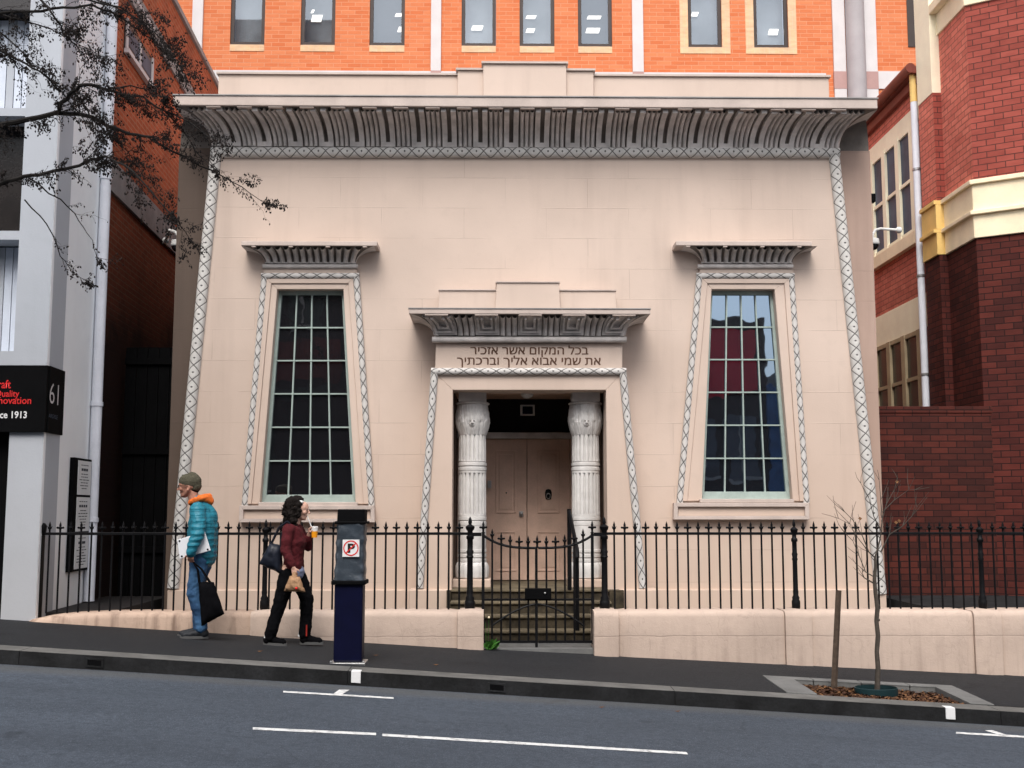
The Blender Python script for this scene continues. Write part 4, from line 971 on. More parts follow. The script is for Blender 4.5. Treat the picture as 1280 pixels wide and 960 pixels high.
# sign wrapping the pier
SG = thing('shop_sign', 'black sign with red and white lettering wrapping the white pier corner', 'sign', (LP.x-.5, 13.33, zof(540)))
us = (SP(75.5, 500)-LP).dot(LD); zs0, zs1 = at(40, 540, 13.34).z, at(40, 456.5, 13.34).z
b = MB(); b.box(-9.5, LP.x+.03, 13.34, 13.388, zs0, zs1); lslab(b, -.01, us, zs0, zs1, .004, .045); b.build('panel', 'black_paint', SG, bevel=.004)
for s_, pe, yb_, hpx, mt, n_, vis in (('Craft', 13.5, 485.5, 10.5, 'red_paint', 5, 4.9), ('Quality', 24, 496.5, 11, 'red_paint', 7, 4.3), ('Innovation', 39, 505, 9, 'red_paint', 10, 4.95), ('Since 1913', 33.5, 523, 9, 'sign_white', 10, 4.65)):
    e = at(pe, yb_, 13.34); wd = (at(pe, yb_, 13.34)-at(pe-n_*vis, yb_, 13.34)).x; hh = (at(pe, yb_-hpx, 13.34)-e).z
    if s_ == 'Quality': e.z -= (hh*.2)
    text_mesh(s_, (e.x-wd, 13.34, e.z), (1, 0, 0), (0, 0, 1), w=wd, h=hh, name='lettering', mat=mt, parent=SG, bold=.02 if mt == 'sign_white' else .01)
a0, a1 = (SP(61.2, 507, .045)-LP).dot(LD), (SP(72.3, 507, .045)-LP).dot(LD)
zl0, zl1 = SP(66, 505, .045).z, SP(66, 479, .045).z
text_mesh('61', lw(a0, zl0, .045), LD, (0, 0, 1), w=a1-a0, h=zl1-zl0, name='house_number', mat='concrete_white', parent=SG, bold=-.01)
zl0, zl1 = SP(66, 523, .045).z, SP(66, 518, .045).z
text_mesh('ARGYLE', lw(a0, zl0, .045), LD, (0, 0, 1), w=a1-a0, h=zl1-zl0, name='street_name', mat='grey_window', parent=SG)
# plaques
PLQ = thing('directory_board', 'tall narrow black board with white name plates on the white side wall', 'sign', tuple(SP(96, 712)))
a0, a1 = (SP(84.5, 640)-LP).dot(LD), (SP(106.3, 640)-LP).dot(LD)
zq = lambda py: SP(97, py).z
b = MB(); lslab(b, a0, a1, zq(713), zq(573), .003, .06); b.build('backing', 'black_paint', PLQ, bevel=.004)
a0b = a0+(a1-a0)*.2; a1b = a1-(a1-a0)*.05
for ya, yb_ in ((576, 618.5), (621.5, 664), (667, 710)):
    b = MB(); lslab(b, a0b, a1b, zq(yb_), zq(ya), .0605, .068); pt_ = b.build('name_plate', 'sign_white', PLQ)
    b = MB(); y = ya+5; k = 0
    while y < yb_-5:
        hgt = 3.2 if k == 1 else 1.0; mid = (a0b+a1b)/2; half = (a1b-a0b)*random.uniform(.2, .4)
        nseg = random.choice((2, 3, 4)); q0 = mid-half
        for j in range(nseg):
            q1 = q0+half*2/nseg; lslab(b, q0, q1-half*.12, zq(y+hgt), zq(y), .0685, .0695); q0 = q1
        y += hgt+(3.5 if k < 2 else 2.6); k += 1
    b.build('faded_lettering', 'room_dark', pt_)
# alley gate behind the railing, black boards
xa_ = lw(3.0, 0).x; AY = 16.4
t = thing('alley_gate', 'tall black boarded gate closing the dark alley between brick flank and synagogue', 'gate', ((xa_+xl)/2, AY, .4))
x = xa_+.1; 
b = MB()
while x < xl-.02:
    x1 = min(x+.16, xl-.005); b.box(x, x1-.008, AY, AY+.03, .38, 3.95); x = x1
b.build('boards', 'black_paint', t)
for z in (1.0, 2.4, 3.7):
    b = MB(); b.box(xa_+.1, xl-.01, AY-.04, AY-.002, z, z+.09); b.build('cross_rail', 'black_paint', t)

# ------------------------------------------------------------------ right brick building
NX = Vector((-1, 0, 0))
KX = at(1218, 250, 16.3)                        # canted corner
RX = KX.x
RB = thing('corner_building', 'red brick building with cream bands and a canted front at right', 'building', (RX+1.5, 18, -.4))
def RS(px, py, off=0): return onplane(px, py, Vector((RX-off, 0, 0)), NX)
y_a = RS(1184, 300).y; PO = .13
y_b = onplane(1155, 300, Vector((RX-PO, 0, 0)), NX).y
cant = R(33); cd = Vector((math.cos(cant), -math.sin(cant), 0)); cn = Vector((-math.sin(cant), -math.cos(cant), 0))
kz = lambda py: at(1218, py, KX.y).z
zb0, zb1, zb2 = kz(298), kz(267), kz(226)
ztopc = kz(8)
CLn = 6.0
def cprism(b, o0, o1, z0, z1, mi=0, sx=None):
    # follows the side face (length from y_a to corner) then the canted face; o = outward offset
    tanh = math.tan((math.pi/2-cant)/2)
    def loop(o, z):
        c = Vector((RX-o, KX.y-o*math.tan((math.pi/2-(cant))/2)*1.0, z))
        return [Vector((RX-o, y_b if sx is None else sx, z)), c, c+cd*CLn]
    A0, A1, B0, B1 = loop(o0, z0), loop(o1, z0), loop(o0, z1), loop(o1, z1)
    for i in range(2):
        b.hexa([A0[i], A1[i], A1[i+1], A0[i+1], B0[i], B1[i], B1[i+1], B0[i+1]], mi)
b = MB(); cprism(b, -.4, 0, -1.2, zb0); b.build('lower_wall', 'shaded_brick', RB)
b = MB(); cprism(b, -.4, .0, zb0+.001, ztopc)
b.bm.normal_update(); bmesh.ops.recalc_face_normals(b.bm, faces=b.bm.faces[:])
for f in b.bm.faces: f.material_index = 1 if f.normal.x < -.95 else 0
b.build('upper_wall', ['right_brick', 'right_brick_lit'], RB)
b = MB(); cprism(b, -.3, .035, zb0, zb1-.03); cprism(b, -.3, .09, zb1-.03, zb1+.03); cprism(b, -.3, .035, zb1+.031, zb2-.07); cprism(b, -.3, .08, zb2-.069, zb2); b.build('band', 'cream', RB, bevel=.008)
b = MB(); cprism(b, -.4, .03, ztopc+.001, ztopc+.35); cprism(b, -.4, .14, ztopc+.351, ztopc+.5); cprism(b, -.4, .05, ztopc+.501, ztopc+3); b.build('top_cornice', 'cream', RB, bevel=.01)
# pilaster at the junction
zpt = onplane(1176, 116, Vector((0, y_a, 0)), Vector((0, 1, 0))).z
def pil(b, z0, z1, o=PO): b.box(RX-o, RX+.02, y_a, y_b, z0, z1)
b = MB(); pil(b, -1.2, zb0-.002); b.build('pilaster', 'shaded_brick', RB)
b = MB(); pil(b, zb2, zpt)
b.bm.normal_update(); bmesh.ops.recalc_face_normals(b.bm, faces=b.bm.faces[:])
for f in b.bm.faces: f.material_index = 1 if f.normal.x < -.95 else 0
b.build('pilaster', ['right_brick', 'right_brick_lit'], RB)
b = MB(); pil(b, zb0, zb1-.03, PO+.03); pil(b, zb1-.029, zb1+.03, PO+.075); pil(b, zb1+.031, zb2-.07, PO+.03); pil(b, zb2-.069, zb2-.002, PO+.06); b.build('pilaster_band', 'cream_dark', RB, bevel=.006)
b = MB(); pil(b, zpt+.002, zpt+4.5, PO+.012); b.build('pilaster_head', 'cream_lit', RB)
# set-back window wall
WX = RX-.03
def RW(px, py, off=0): return onplane(px, py, Vector((WX-off, 0, 0)), NX)
yfar = 24.0
ze = RW(1153, 92).z
b = MB(); b.box(WX, WX+.3, y_b+.003, yfar, -1.2, ze); b.build('side_wall', 'right_brick_lit', RB)
b = MB(); b.box(WX-.16, WX+.4, y_b+.003, yfar, ze+.002, ze+.12); b.tube([(WX-.2, y_b+.01, ze+.09), (WX-.2, yfar, ze+.09)], .085, 10); b.build('gutter', 'gutter_red', RB, smooth=True)
b = MB(); b.box(WX-.1, WX-.02, y_b+.01, yfar, ze-.16, ze-.02); b.build('eaves_board', 'gutter_red', RB)
zl1, zl0 = RW(1140, 138).z, RW(1140, 158).z
b = MB(); b.box(WX-.03, WX+.02, y_b+.01, yfar, zl0, zl1); b.build('lintel_band', 'cream_lit', RB, bevel=.005)
zs1_, zs0_ = RW(1155, 368).z, RW(1155, 410).z
b = MB(); b.box(WX-.03, WX+.02, y_b+.01, yfar, zs0_, zs1_); b.build('lintel_band', 'cream_lit', RB, bevel=.005)
def rwin(za, zb, ya, yb_, rail, name='window', fm='cream_lit', gm='grey_window'):
    b = MB(); b.box(WX-.012, WX+.02, ya, yb_, za, zb); w_ = b.build(name, gm, RB)
    b = MB(); n = 3
    for i in range(n+1):
        y = ya+(yb_-ya)*i/n; b.box(WX-.06, WX-.001, y-.085, y+.085, za, zb)
    b.box(WX-.046, WX-.002, ya, yb_, zb-.07, zb-.001); b.box(WX-.046, WX-.002, ya, yb_, za, za+.07); b.box(WX-.043, WX-.003, ya, yb_, rail-.03, rail+.03)
    b.build('frame', fm, w_)
    return w_
yw0, yw1 = RW(1148, 250).y+.1, RW(1093, 250).y
zw0, zw1 = RW(1146, 290).z, RW(1146, 160).z-.02
w_ = rwin(zw0, zl0-.004, yw0, yw1, (zw0+zl0)/2)
b = MB(); b.box(WX-.09, WX+.01, yw0-.1, yw1+.1, zw0-.22, zw0-.002); b.build('sill', 'cream', w_, bevel=.006)
yv1 = RW(1098, 480).y
rwin(RW(1130, 540).z, zs0_-.004, yw0, yv1, RW(1130, 478).z, fm='cream_shaded', gm='brown_glass')
px_ = RW(1149.5, 300, .12)
t = thing('drainpipe', 'white drainpipe with yellow top section on the red brick building', 'pipe', (px_.x, px_.y, 2))
b = MB(); zy = at(1148, 128, px_.y).z; b.tube([(px_.x, px_.y, 2), (px_.x, px_.y, zy)], .06, 14); b.build('pipe', 'pipe_white', t, smooth=True)
b = MB(); b.tube([(px_.x, px_.y, zy+.002), (px_.x, px_.y, ze+.02)], .062, 14); b.build('pipe_top', 'cream_dark', t, smooth=True)
for py in (212, 345, 468):
    z = at(1152, py, px_.y).z; b = MB(); b.lathe([(.062, -.02), (.072, -.018), (.072, .018), (.062, .02)], (px_.x, px_.y, z), 14); b.box(px_.x+.07, px_.x+.13, px_.y-.02, px_.y+.02, z-.012, z+.012); b.build('bracket', 'steel', t)
# yard wall
YY = 16.25; zyw = at(1150, 508, YY).z
b = MB(); b.box(at(1050, 600, YY).x, at(1300, 600, YY).x+1.5, YY, YY+.3, .2, zyw-.1); t = thing('yard_wall', 'dark red brick yard wall behind the right railing', 'brick wall', (at(1170, 600, YY).x, YY, .3)); b.build('wall', 'yard_brick', t)
b = MB(); b.box(at(1050, 600, YY).x, at(1300, 600, YY).x+1.5, YY-.012, YY+.312, zyw-.098, zyw); b.build('coping', 'yard_brick', t, bevel=.01)

# ------------------------------------------------------------------ office building behind
OY = 27.0
OB = thing('office_building', 'bright orange brick office block with brown framed windows behind the synagogue', 'building', (at(650, 100, OY).x, OY+.5, 0))
ox0, ox1 = at(130, 0, OY).x, at(1330, 0, OY).x; zband0, zband1 = at(640, 128, OY).z, at(640, 90, OY).z; ztopo = at(640, -330, OY).z
wins = [(288, 331), (376, 419), (462, 506), (577, 620), (649.5, 693), (722.5, 765), (860, 902), (942, 985)]
zwb, zwt = at(640, 57.5, OY).z, at(640, -42, OY).z
def oX(px): return at(px, 30, OY).x
b = MB()
b.box(ox0, ox1, OY, OY+.3, 0, zwb); b.box(ox0, ox1, OY, OY+.3, zwt, ztopo)
edges = [ox0]+[v for a, c in wins for v in (oX(a), oX(c))]+[ox1]
for i in range(0, len(edges), 2): b.box(edges[i], edges[i+1], OY, OY+.3, zwb, zwt)
b.build('wall', 'orange_brick', OB)
b = MB(); b.box(oX(165), oX(1030), OY-.03, OY-.002, zband0, zband1); b.box(oX(1092), oX(1140), OY-.03, OY-.002, at(640, 109, OY).z, at(640, 87, OY).z); b.build('band', 'concrete_white', OB)
for px0, px1 in ((241, 254), (539, 551.5), (790, 803.5)):
    b = MB(); b.box(oX(px0), oX(px1), OY-.07, OY-.001, zband1+.003, ztopo); b.build('pilaster', 'concrete_white', OB)
    b = MB(); b.box(oX(px0)-.0, oX(px1), OY-.072, OY-.001, at(640, 94, OY).z-.1, zband1+.001); b.build('pilaster_block', 'concrete_pink', OB)
b = MB(); zq0, zq1 = at(640, 110, OY).z, at(640, 88, OY).z
for a, c in ((1040, 1055), (1079, 1094)):
    b.box(oX(a), oX(c), OY-.06, OY-.001, zband0-2, zq0); b.box(oX(a), oX(c), OY-.06, OY-.001, zq1, ztopo)
b.build('pilaster', 'concrete_white', OB)
for a, c in ((1040, 1055), (1079, 1094)):
    b = MB(); b.box(oX(a)-.01, oX(c)+.01, OY-.065, OY-.001, zq0+.002, zq1-.002); b.build('pilaster_block', 'concrete_pink', OB)
b = MB(); xc = (oX(1055.5)+oX(1078.5))/2; rr_ = (oX(1078.5)-oX(1055.5))/2; b.lathe([(rr_, zband0-3), (rr_, ztopo)], (xc, OY-.1, 0), 24); b.build('round_column', 'concrete_lilac', OB, smooth=True)
lights = {0: [], 1: [(.12, .62, .5, .78), (.1, .82, .2, .9)], 2: [(.7, .75, .95, .83), (.8, .4, .95, .52)], 3: [(.2, .45, .6, .56)], 4: [(.1, .72, .45, .8), (.1, .4, .4, .5)], 5: [(.25, .72, .75, .8), (.2, .4, .7, .52)], 6: [(.1, .8, .35, .9)], 7: [(.55, .38, .9, .52)]}
for i, (a, c) in enumerate(wins):
    xa, xc = oX(a)+.003, oX(c)-.003; fw = .085
    b = MB(); b.ring([(xa, OY+.04, zwb+.003), (xc, OY+.04, zwb+.003), (xc, OY+.04, zwt-.003), (xa, OY+.04, zwt-.003)], [(xa+fw, OY+.04, zwb+fw), (xc-fw, OY+.04, zwb+fw), (xc-fw, OY+.04, zwt-fw), (xa+fw, OY+.04, zwt-fw)], (0, .1, 0)); w_ = b.build('window', 'frame_brown', OB)
    b = MB(); b.face([(xa+fw, OY+.08, zwb+fw), (xc-fw, OY+.08, zwb+fw), (xc-fw, OY+.08, zwt-fw), (xa+fw, OY+.08, zwt-fw)]); b.build('pane', 'office_glass', w_)
    b = MB(); b.box(xa, xc, OY+.5, OY+.55, zwb-.3, zwt); b.build('room', 'room_dark' if i in (2, 5) else 'office_room', w_)
    zz0, zz1 = zwb+fw, at(640, -2, OY).z
    for (u0, v0, u1, v1) in lights[i]:
        b = MB(); X0, X1 = xa+fw, xc-fw
        q = lambda u, v, sk=0: (X0+(X1-X0)*(u+sk), OY+.46, zz0+(zz1-zz0)*v)
        b.face([q(u0, v0), q(u1, v0), q(u1, v1, .06), q(u0, v1, .06)]); b.build('ceiling_light', 'ceiling_glow', w_) if 'ceiling_glow' in M else None
    b = MB()
    if i >= 6:
        d = .21; b.box(xa-d, xa-.004, OY-.012, OY-.001, zwb-.17, ztopo-.5); b.box(xc+.004, xc+d, OY-.012, OY-.001, zwb-.17, ztopo-.5); b.box(xa-.004, xc+.004, OY-.012, OY-.001, zwb-.17, zwb-.004)
    else: b.box(xa, xc, OY-.012, OY-.001, zwb-.17, zwb-.004)
    b.build('brick_surround', 'tan_brick', w_)
b = MB(); b.box(oX(1134), oX(1146), OY-.02, OY+.02, at(640, 56, OY).z, at(640, -60, OY).z); w_ = b.build('window', 'frame_brown', OB)

# ------------------------------------------------------------------ across the street (mirrored in the windows)
def far_block(name, label, x0, x1, ztop, mat, bands, wins=()):
    t = thing(name, label, 'building', ((x0+x1)/2, -5, 0)); b = MB(); b.box(x0, x1, -12, -4.5, -3, ztop); b.build('wall', mat, t)
    for xa, xb, z0, z1, m, y in bands:
        b = MB(); b.box(xa, xb, -4.498, y, z0, z1); b.build('fascia', m, t)
    for xa, xb, z0, z1, m in wins:
        b = MB(); b.box(xa, xb, -4.498, -4.47, z0, z1); w_ = b.build('window', m, t)
        b = MB(); b.box((xa+xb)/2-.04, (xa+xb)/2+.04, -4.469, -4.44, z0, z1); b.box(xa-.06, xb+.06, -4.469, -4.42, z0-.12, z0-.01); b.build('frame', 'far_pale', w_)
plain('far_dark', (.03, .027, .026), .8, .5, .6); plain('far_red', (.85, .025, .06), .6, .35, .7); plain('far_blue', (.05, .16, .36), .6, .3); plain('far_grey', (.16, .155, .15), .8, .3); plain('far_pale', (.42, .42, .40), .8, .3); plain('far_glass', (.10, .13, .16), .3, .5, .6); plain('far_maroon', (.16, .035, .03), .8, .6, .8); plain('far_green', (.06, .085, .075), .8, .6, .8)
far_block('shop_building', 'dark shop with deep red fascia mirrored in the right window of synagogue', 3.6, 8.6, 7.7, 'far_dark', ((5.2, 8.3, 5.3, 7.3, 'far_red', -4.35), (5.9, 7.9, .6, 2.1, 'far_red', -4.40)), ((6.1, 7.0, 2.7, 4.6, 'far_glass'), (7.3, 8.2, 2.7, 4.6, 'far_glass')))
far_block('shop_building', 'narrow blue shopfront mirrored at right side of the right synagogue window', 8.62, 9.7, 5.6, 'far_blue', ())
far_block('shop_building', 'grey shop building mirrored at far right in synagogue window', 9.72, 24, 6.4, 'far_grey', ())
far_block('tall_building', 'tall dark building mirrored in the left synagogue window', -30, 3.55, 12.5, 'far_dark', ((-9, -5.2, 5.1, 5.4, 'far_green', -4.3), (-9.2, -4.9, 5.6, 7.0, 'far_maroon', -4.45)), ((-9.4, -8.4, 7.4, 9.2, 'far_green'), (-6.6, -5.6, 7.4, 9.2, 'far_green'), (-8.2, -7.0, 2.2, 4.2, 'far_green')))
#PART2
# ------------------------------------------------------------------ street tree at left: trunk out of frame, branches reach in
TY = 11.55
rng = random.Random(11)
tx = -7.1
TT = thing('street_tree', 'bare dark street tree whose twigs with small cones reach in at top left', 'tree', (tx, TY, gz(tx)))
b = MB(); b.tube([(tx, TY, gz(tx)-.1), (tx+.03, TY, 1.2), (tx-.02, TY+.05, 2.8), (tx+.05, TY, 4.2), (tx, TY, 6.0), (tx-.1, TY, 8.0), (tx-.15, TY, 9.6)], [.2, .16, .14, .12, .09, .05, .01], 12); b.build('trunk', 'bark_dark', TT, smooth=True)
br = MB(); cones = MB()
def cone(p, s=1.0):
    d = Vector((rng.uniform(-.6, .6), rng.uniform(-.6, .6), -1)).normalized(); L = rng.uniform(.017, .034)*s; W = L*.30
    a = d.orthogonal().normalized(); c = d.cross(a); q = p+d*L*.3
    v = [q, q+d*L*.5+a*W, q+d*L*.5+c*W, q+d*L*.5-a*W, q+d*L*.5-c*W, q+d*L]
    for f in ((0, 1, 2), (0, 2, 3), (0, 3, 4), (0, 4, 1), (5, 2, 1), (5, 3, 2), (5, 4, 3), (5, 1, 4)): cones.face([v[k] for k in f])
def twig(p, d, L, r, lvl):
    pts = [p]; n = 5; q = p.copy(); dd = d.normalized()
    for i in range(n):
        dd = (dd+Vector((rng.uniform(-.35, .35), rng.uniform(-.35, .35), rng.uniform(-.34, .26)))).normalized(); q = q+dd*(L/n); pts.append(q.copy())
    br.tube(pts, [r*(1-.75*i/n) for i in range(n+1)], 4 if lvl else 5, cap=False)
    if lvl >= 2:
        for s in pts[1:]:
            if rng.random() < .42: cone(s)
        if rng.random() < .6: cone(pts[-1])
        return
    for s in pts[1:]:
        if lvl == 1 and rng.random() < .3: cone(s)
        for k in range(rng.choice((1, 1, 2)) if lvl == 0 else rng.choice((0, 1, 1))):
            side = Vector((rng.uniform(-.2, 1), rng.uniform(-1, 1), rng.uniform(-1, .8))).normalized()
            twig(s, dd*.7+side, L*rng.uniform(.35, .62), r*.55, lvl+1)
mains = [
 ([(-10, 156), (36, 150), (71, 140), (80, 125), (90, 113), (107, 106), (135, 111), (158, 122), (180, 122), (206, 139), (233, 150), (262, 172)], .034, 0, .26),
 ([(71, 141), (115, 146), (135, 157), (160, 167), (190, 172), (215, 190), (250, 207), (290, 226), (325, 250)], .024, .2, .24),
 ([(-10, 236), (20, 222), (50, 218), (100, 207), (115, 198), (135, 197), (165, 213), (190, 240), (215, 268), (232, 290)], .026, -.3, .25),
 ([(-10, 48), (0, 62), (30, 78), (60, 97), (85, 125), (105, 150)], .022, -.4, .27),
 ([(-10, 33), (12, 50), (30, 68), (62, 100)], .017, .1, .24),
 ([(-10, 18), (40, 13), (80, 10), (115, 6), (140, 15), (165, 32), (190, 48), (215, 72), (228, 90)], .021, .3, .27),
 ([(45, -8), (65, 18), (80, 40), (95, 58), (115, 68)], .014, -.2, .24),
 ([(35, 222), (75, 250), (100, 275), (115, 300), (122, 322)], .009, .0, .12),
 ([(30, 250), (60, 280), (75, 320), (90, 340), (106, 350)], .008, -.3, .10),
 ([(-10, 15), (50, 32), (90, 48), (125, 70)], .016, .4, .32),
 ([(60, -10), (110, 0), (150, 10), (185, 30), (210, 60)], .015, -.1, .3),
 ([(93, 115), (105, 130), (115, 150), (135, 165), (160, 190)], .014, .3, .26),
 ([(206, 139), (228, 160), (245, 190), (262, 205)], .010, .2, .18),
 ([(135, 111), (165, 108), (190, 112), (205, 120)], .010, -.2, .2),
 ([(100, -10), (135, 5), (170, 25), (198, 45)], .013, .5, .3),
]
for pts, r, dy, L in mains:
    P_ = [at(px, py, TY+dy+.25*math.sin(i*.9+dy*7)*min(1, i/3)) for i, (px, py) in enumerate(pts)]
    if pts[0][0] < 0:
        s = Vector((tx, TY, P_[0].z-.55)); P_ = [s, s.lerp(P_[0], .5)+Vector((0, 0, -.1))]+P_
    # smooth the polyline
    Q = []
    for a, c in zip(P_, P_[1:]):
        for k in range(3): Q.append(a.lerp(c, k/3)+Vector((rng.uniform(-.012, .012), rng.uniform(-.02, .02), rng.uniform(-.012, .012))))
    Q.append(P_[-1]); n = len(Q)
    br.tube(Q, [max(.003, r*(1-.86*i/(n-1))) for i in range(n)], 7)
    for i in range(4, n):
        d = Q[i]-Q[i-1]
        if at(0, 100, TY).x-.3 > Q[i].x: continue
        for k in range(1 if rng.random() < .55 else 2):
            side = Vector((rng.uniform(-.3, .8), rng.uniform(-1, 1), rng.uniform(-1.0, .75)))
            if L < .2 and rng.random() < .55: continue
            twig(Q[i], d.normalized()*.8+side, L*rng.uniform(.6, 1.35)*(1.5 if L < .2 else 1), max(.0028, r*.24*(1-.7*i/n)), 1 if L < .2 or rng.random() > .5 else 0)
    twig(Q[-1], Q[-1]-Q[-3], L*.8, .004, 0)
br.build('branches', 'bark_dark', TT, smooth=True, recalc=False); cones.build('seed_cones', 'cone_brown', TT, recalc=False)

# ------------------------------------------------------------------ sapling, stake, ring
sy = 11.78; p0 = at(1096, 868, sy); sx_ = p0.x; z0 = gz(sx_)-.05
ST = thing('sapling', 'slender leafless sapling growing in the tree bed', 'tree', (sx_, sy, z0))
kz_ = lambda px, py, dy=0: at(px, py, sy+dy)
b = MB(); b.tube([(sx_, sy, z0), kz_(1097.5, 835), kz_(1096, 815), kz_(1097.5, 795), kz_(1095.5, 776), kz_(1097, 760), kz_(1094.5, 742), kz_(1093, 725), kz_(1094.5, 708), kz_(1094, 695)], [.03, .025, .023, .024, .022, .024, .021, .019, .016, .013], 9)
for z in (800, 775, 757): b.ball(kz_(1098, z, -.01), .018, 1)
b.build('trunk', 'bark_grey', ST, smooth=True)
b = MB(); rng = random.Random(5)
def sbranch(pts, r, dy, tw=True):
    Q = [kz_(px, py, dy*i/len(pts)) for i, (px, py) in enumerate(pts)]; n = len(Q)
    b.tube(Q, [max(.0022, r*(1-.75*i/(n-1))) for i in range(n)], 5)
    if tw:
        for i in range(1, n):
            for k in range(2):
                d = (Q[i]-Q[i-1]).normalized()+Vector((rng.uniform(-.8, .8), rng.uniform(-.8, .8), rng.uniform(-.1, .6))); L = rng.uniform(.1, .26)
                q1 = Q[i]+d.normalized()*L*.5; q2 = q1+(d.normalized()+Vector((rng.uniform(-.3, .3), 0, rng.uniform(-.1, .3))))*L*.5
                b.tube([Q[i], q1, q2], [.003, .0024, .0015], 4)
for pts, r, dy in [
 ([(1094, 697), (1100, 675), (1103, 650), (1101, 625), (1099, 600)], .010, .1), ([(1094, 697), (1086, 690), (1078, 670), (1066, 650), (1056, 640)], .008, -.2),
 ([(1094, 722), (1082, 715), (1074, 695), (1066, 676), (1058, 668)], .007, .2), ([(1101, 690), (1112, 668), (1128, 658), (1140, 645), (1146, 634)], .008, -.1),
 ([(1102, 652), (1108, 630), (1118, 612), (1122, 598)], .006, .15), ([(1102, 665), (1092, 645), (1086, 622), (1076, 604)], .006, -.15), ([(1103, 640), (1118, 625), (1136, 612), (1144, 612)], .005, .2), ([(1094, 730), (1080, 722), (1078, 716)], .009, -.05), ([(1086, 690), (1072, 672), (1062, 655), (1048, 648)], .005, .25)]: sbranch(pts, r, dy)
b.build('branches', 'bark_grey', ST, smooth=True, recalc=False)
b = MB()
for px, py, dy in ((1121, 602, .1), (1124, 651, 0), (1120, 653, .05), (1075, 648, 0)):
    c = kz_(px, py, dy); b.face([c+Vector((-.02, 0, 0)), c+Vector((0, -.01, -.02)), c+Vector((.022, 0, .0)), c+Vector((0, .008, .018))])
b.build('leaves', 'mulch_light', ST, recalc=False)
c = at(1042, 858, 12.02); c1 = at(1049, 738, 12.02); zz = gz(c.x)-.06
b = MB(); b.tube([(c.x, 12.02, zz), (c1.x, 12.04, c1.z)], [.033, .031], 4); tag(b.build('stake', 'stake_wood', None, origin=(c.x, 12.02, zz)), 'leaning square timber stake standing beside the sapling', 'stake')
rx = .215; b = MB(); b.lathe([(rx, 0), (rx*1.02, .05), (rx*1.01, .10), (rx*.97, .105), (rx*.96, .06), (rx*.95, .02)], (sx_, sy+.02, z0-.005), 36)
bmesh.ops.delete(b.bm, geom=[f for f in b.bm.faces if len(f.verts) > 8], context='FACES_ONLY')
for v in b.bm.verts: v.co.y = sy+.02+(v.co.y-sy-.02)*.8
tag(b.build('tree_ring', 'tree_ring', None, smooth=True, origin=(sx_, sy+.02, z0)), 'dark teal plastic watering ring around the foot of the sapling', 'tree ring')

# weed at the gate
c = at(610, 808, 13.35); wx = c.x; z0 = gz(wx, 13.3)+.005; rng = random.Random(3)
WE = thing('weed', 'small green weed growing beside the wall end at the gate', 'weed', (wx, 13.33, z0))
b = MB()
for k in range(26):
    a = rng.uniform(0, 6.28); L = rng.uniform(.06, .16); d = Vector((math.cos(a)*.6+.15, math.sin(a)*.5-.1, rng.uniform(.3, 1))).normalized(); e = d.orthogonal().normalized()*L*.22; p = Vector((wx+rng.uniform(-.03, .05), 13.33+rng.uniform(-.04, .04), z0))
    b.face([p, p+d*L*.5+e, p+d*L, p+d*L*.5-e])
b.build('leaves', 'weed_green', WE, recalc=False)
b = MB(); b.tube([(wx-.02, 13.34, z0), (wx-.03, 13.34, z0+.3)], .003, 4); b.build('stalk', 'weed_green', WE)
b = MB(); b.ball((wx+.01, 13.32, at(608, 772, 13.3).z), .014, 1); b.build('flower', 'cream', WE)
b = MB(); b.tube([(wx, 13.33, z0), (wx+.01, 13.32, at(608, 773, 13.3).z)], .002, 4); b.build('stalk', 'weed_green', WE)
# leaf litter
rng = random.Random(9)
for px, py, Y in ((207+640, 890, 9.6), (752, 885, 0), (470, 820, 0), (325, 815, 0), (912, 828, 0), (545, 832, 0)):
    pt_ = onplane(px, py, Vector((0, 0, 0)), rn)
    if pt_.y < KERB: pt_ = onplane(px, py, Vector((0, 0, -.13)), rn)
    b = MB(); b.face([pt_+Vector((-.03, -.01, .012)), pt_+Vector((0, -.02, .006)), pt_+Vector((.03, .0, .014)), pt_+Vector((0, .02, .008))])
    tag(b.build('fallen_leaf', 'mulch_light', None, recalc=False), 'tiny fallen leaf lying on the asphalt', 'leaf', 'fallen leaves on the asphalt')

# ------------------------------------------------------------------ covered parking meter
my = 11.62; c0 = at(434, 826, my-.13); mx = c0.x; z0 = gz(mx)
MT = thing('parking_meter', 'dark blue parking meter pedestal with its head wrapped in grey plastic', 'parking meter', (mx, my, z0))
hw = .142; hd = .115
Zm = lambda py: at(434, py, my-hd).z
b = MB()
def frus(b, z0, z1, w0, w1, d0, d1, lean=0.0, cx0=0.0, cx1=0.0):
    b.hexa([(mx+cx0-w0, my-d0, z0), (mx+cx0+w0, my-d0, z0), (mx+cx0+w0, my+d0, z0), (mx+cx0-w0, my+d0, z0), (mx+cx1-w1, my-d1, z1), (mx+cx1+w1, my-d1, z1), (mx+cx1+w1, my+d1, z1), (mx+cx1-w1, my+d1, z1)])
frus(b, z0+.012, Zm(728), hw, hw, hd, hd); b.build('pedestal', 'meter_blue', MT, bevel=.02)
b = MB(); frus(b, z0-.02, z0+.011, hw+.035, hw+.035, hd+.03, hd+.03); bp = b.build('base_plate', 'steel', MT, bevel=.004)
for sx2 in (-1, 1):
    b = MB(); b.lathe([(.014, 0), (.014, .014), (.006, .02)], (mx+sx2*(hw+.018), my-hd-.015, z0+.011), 6); b.build('bolt', 'steel', bp)
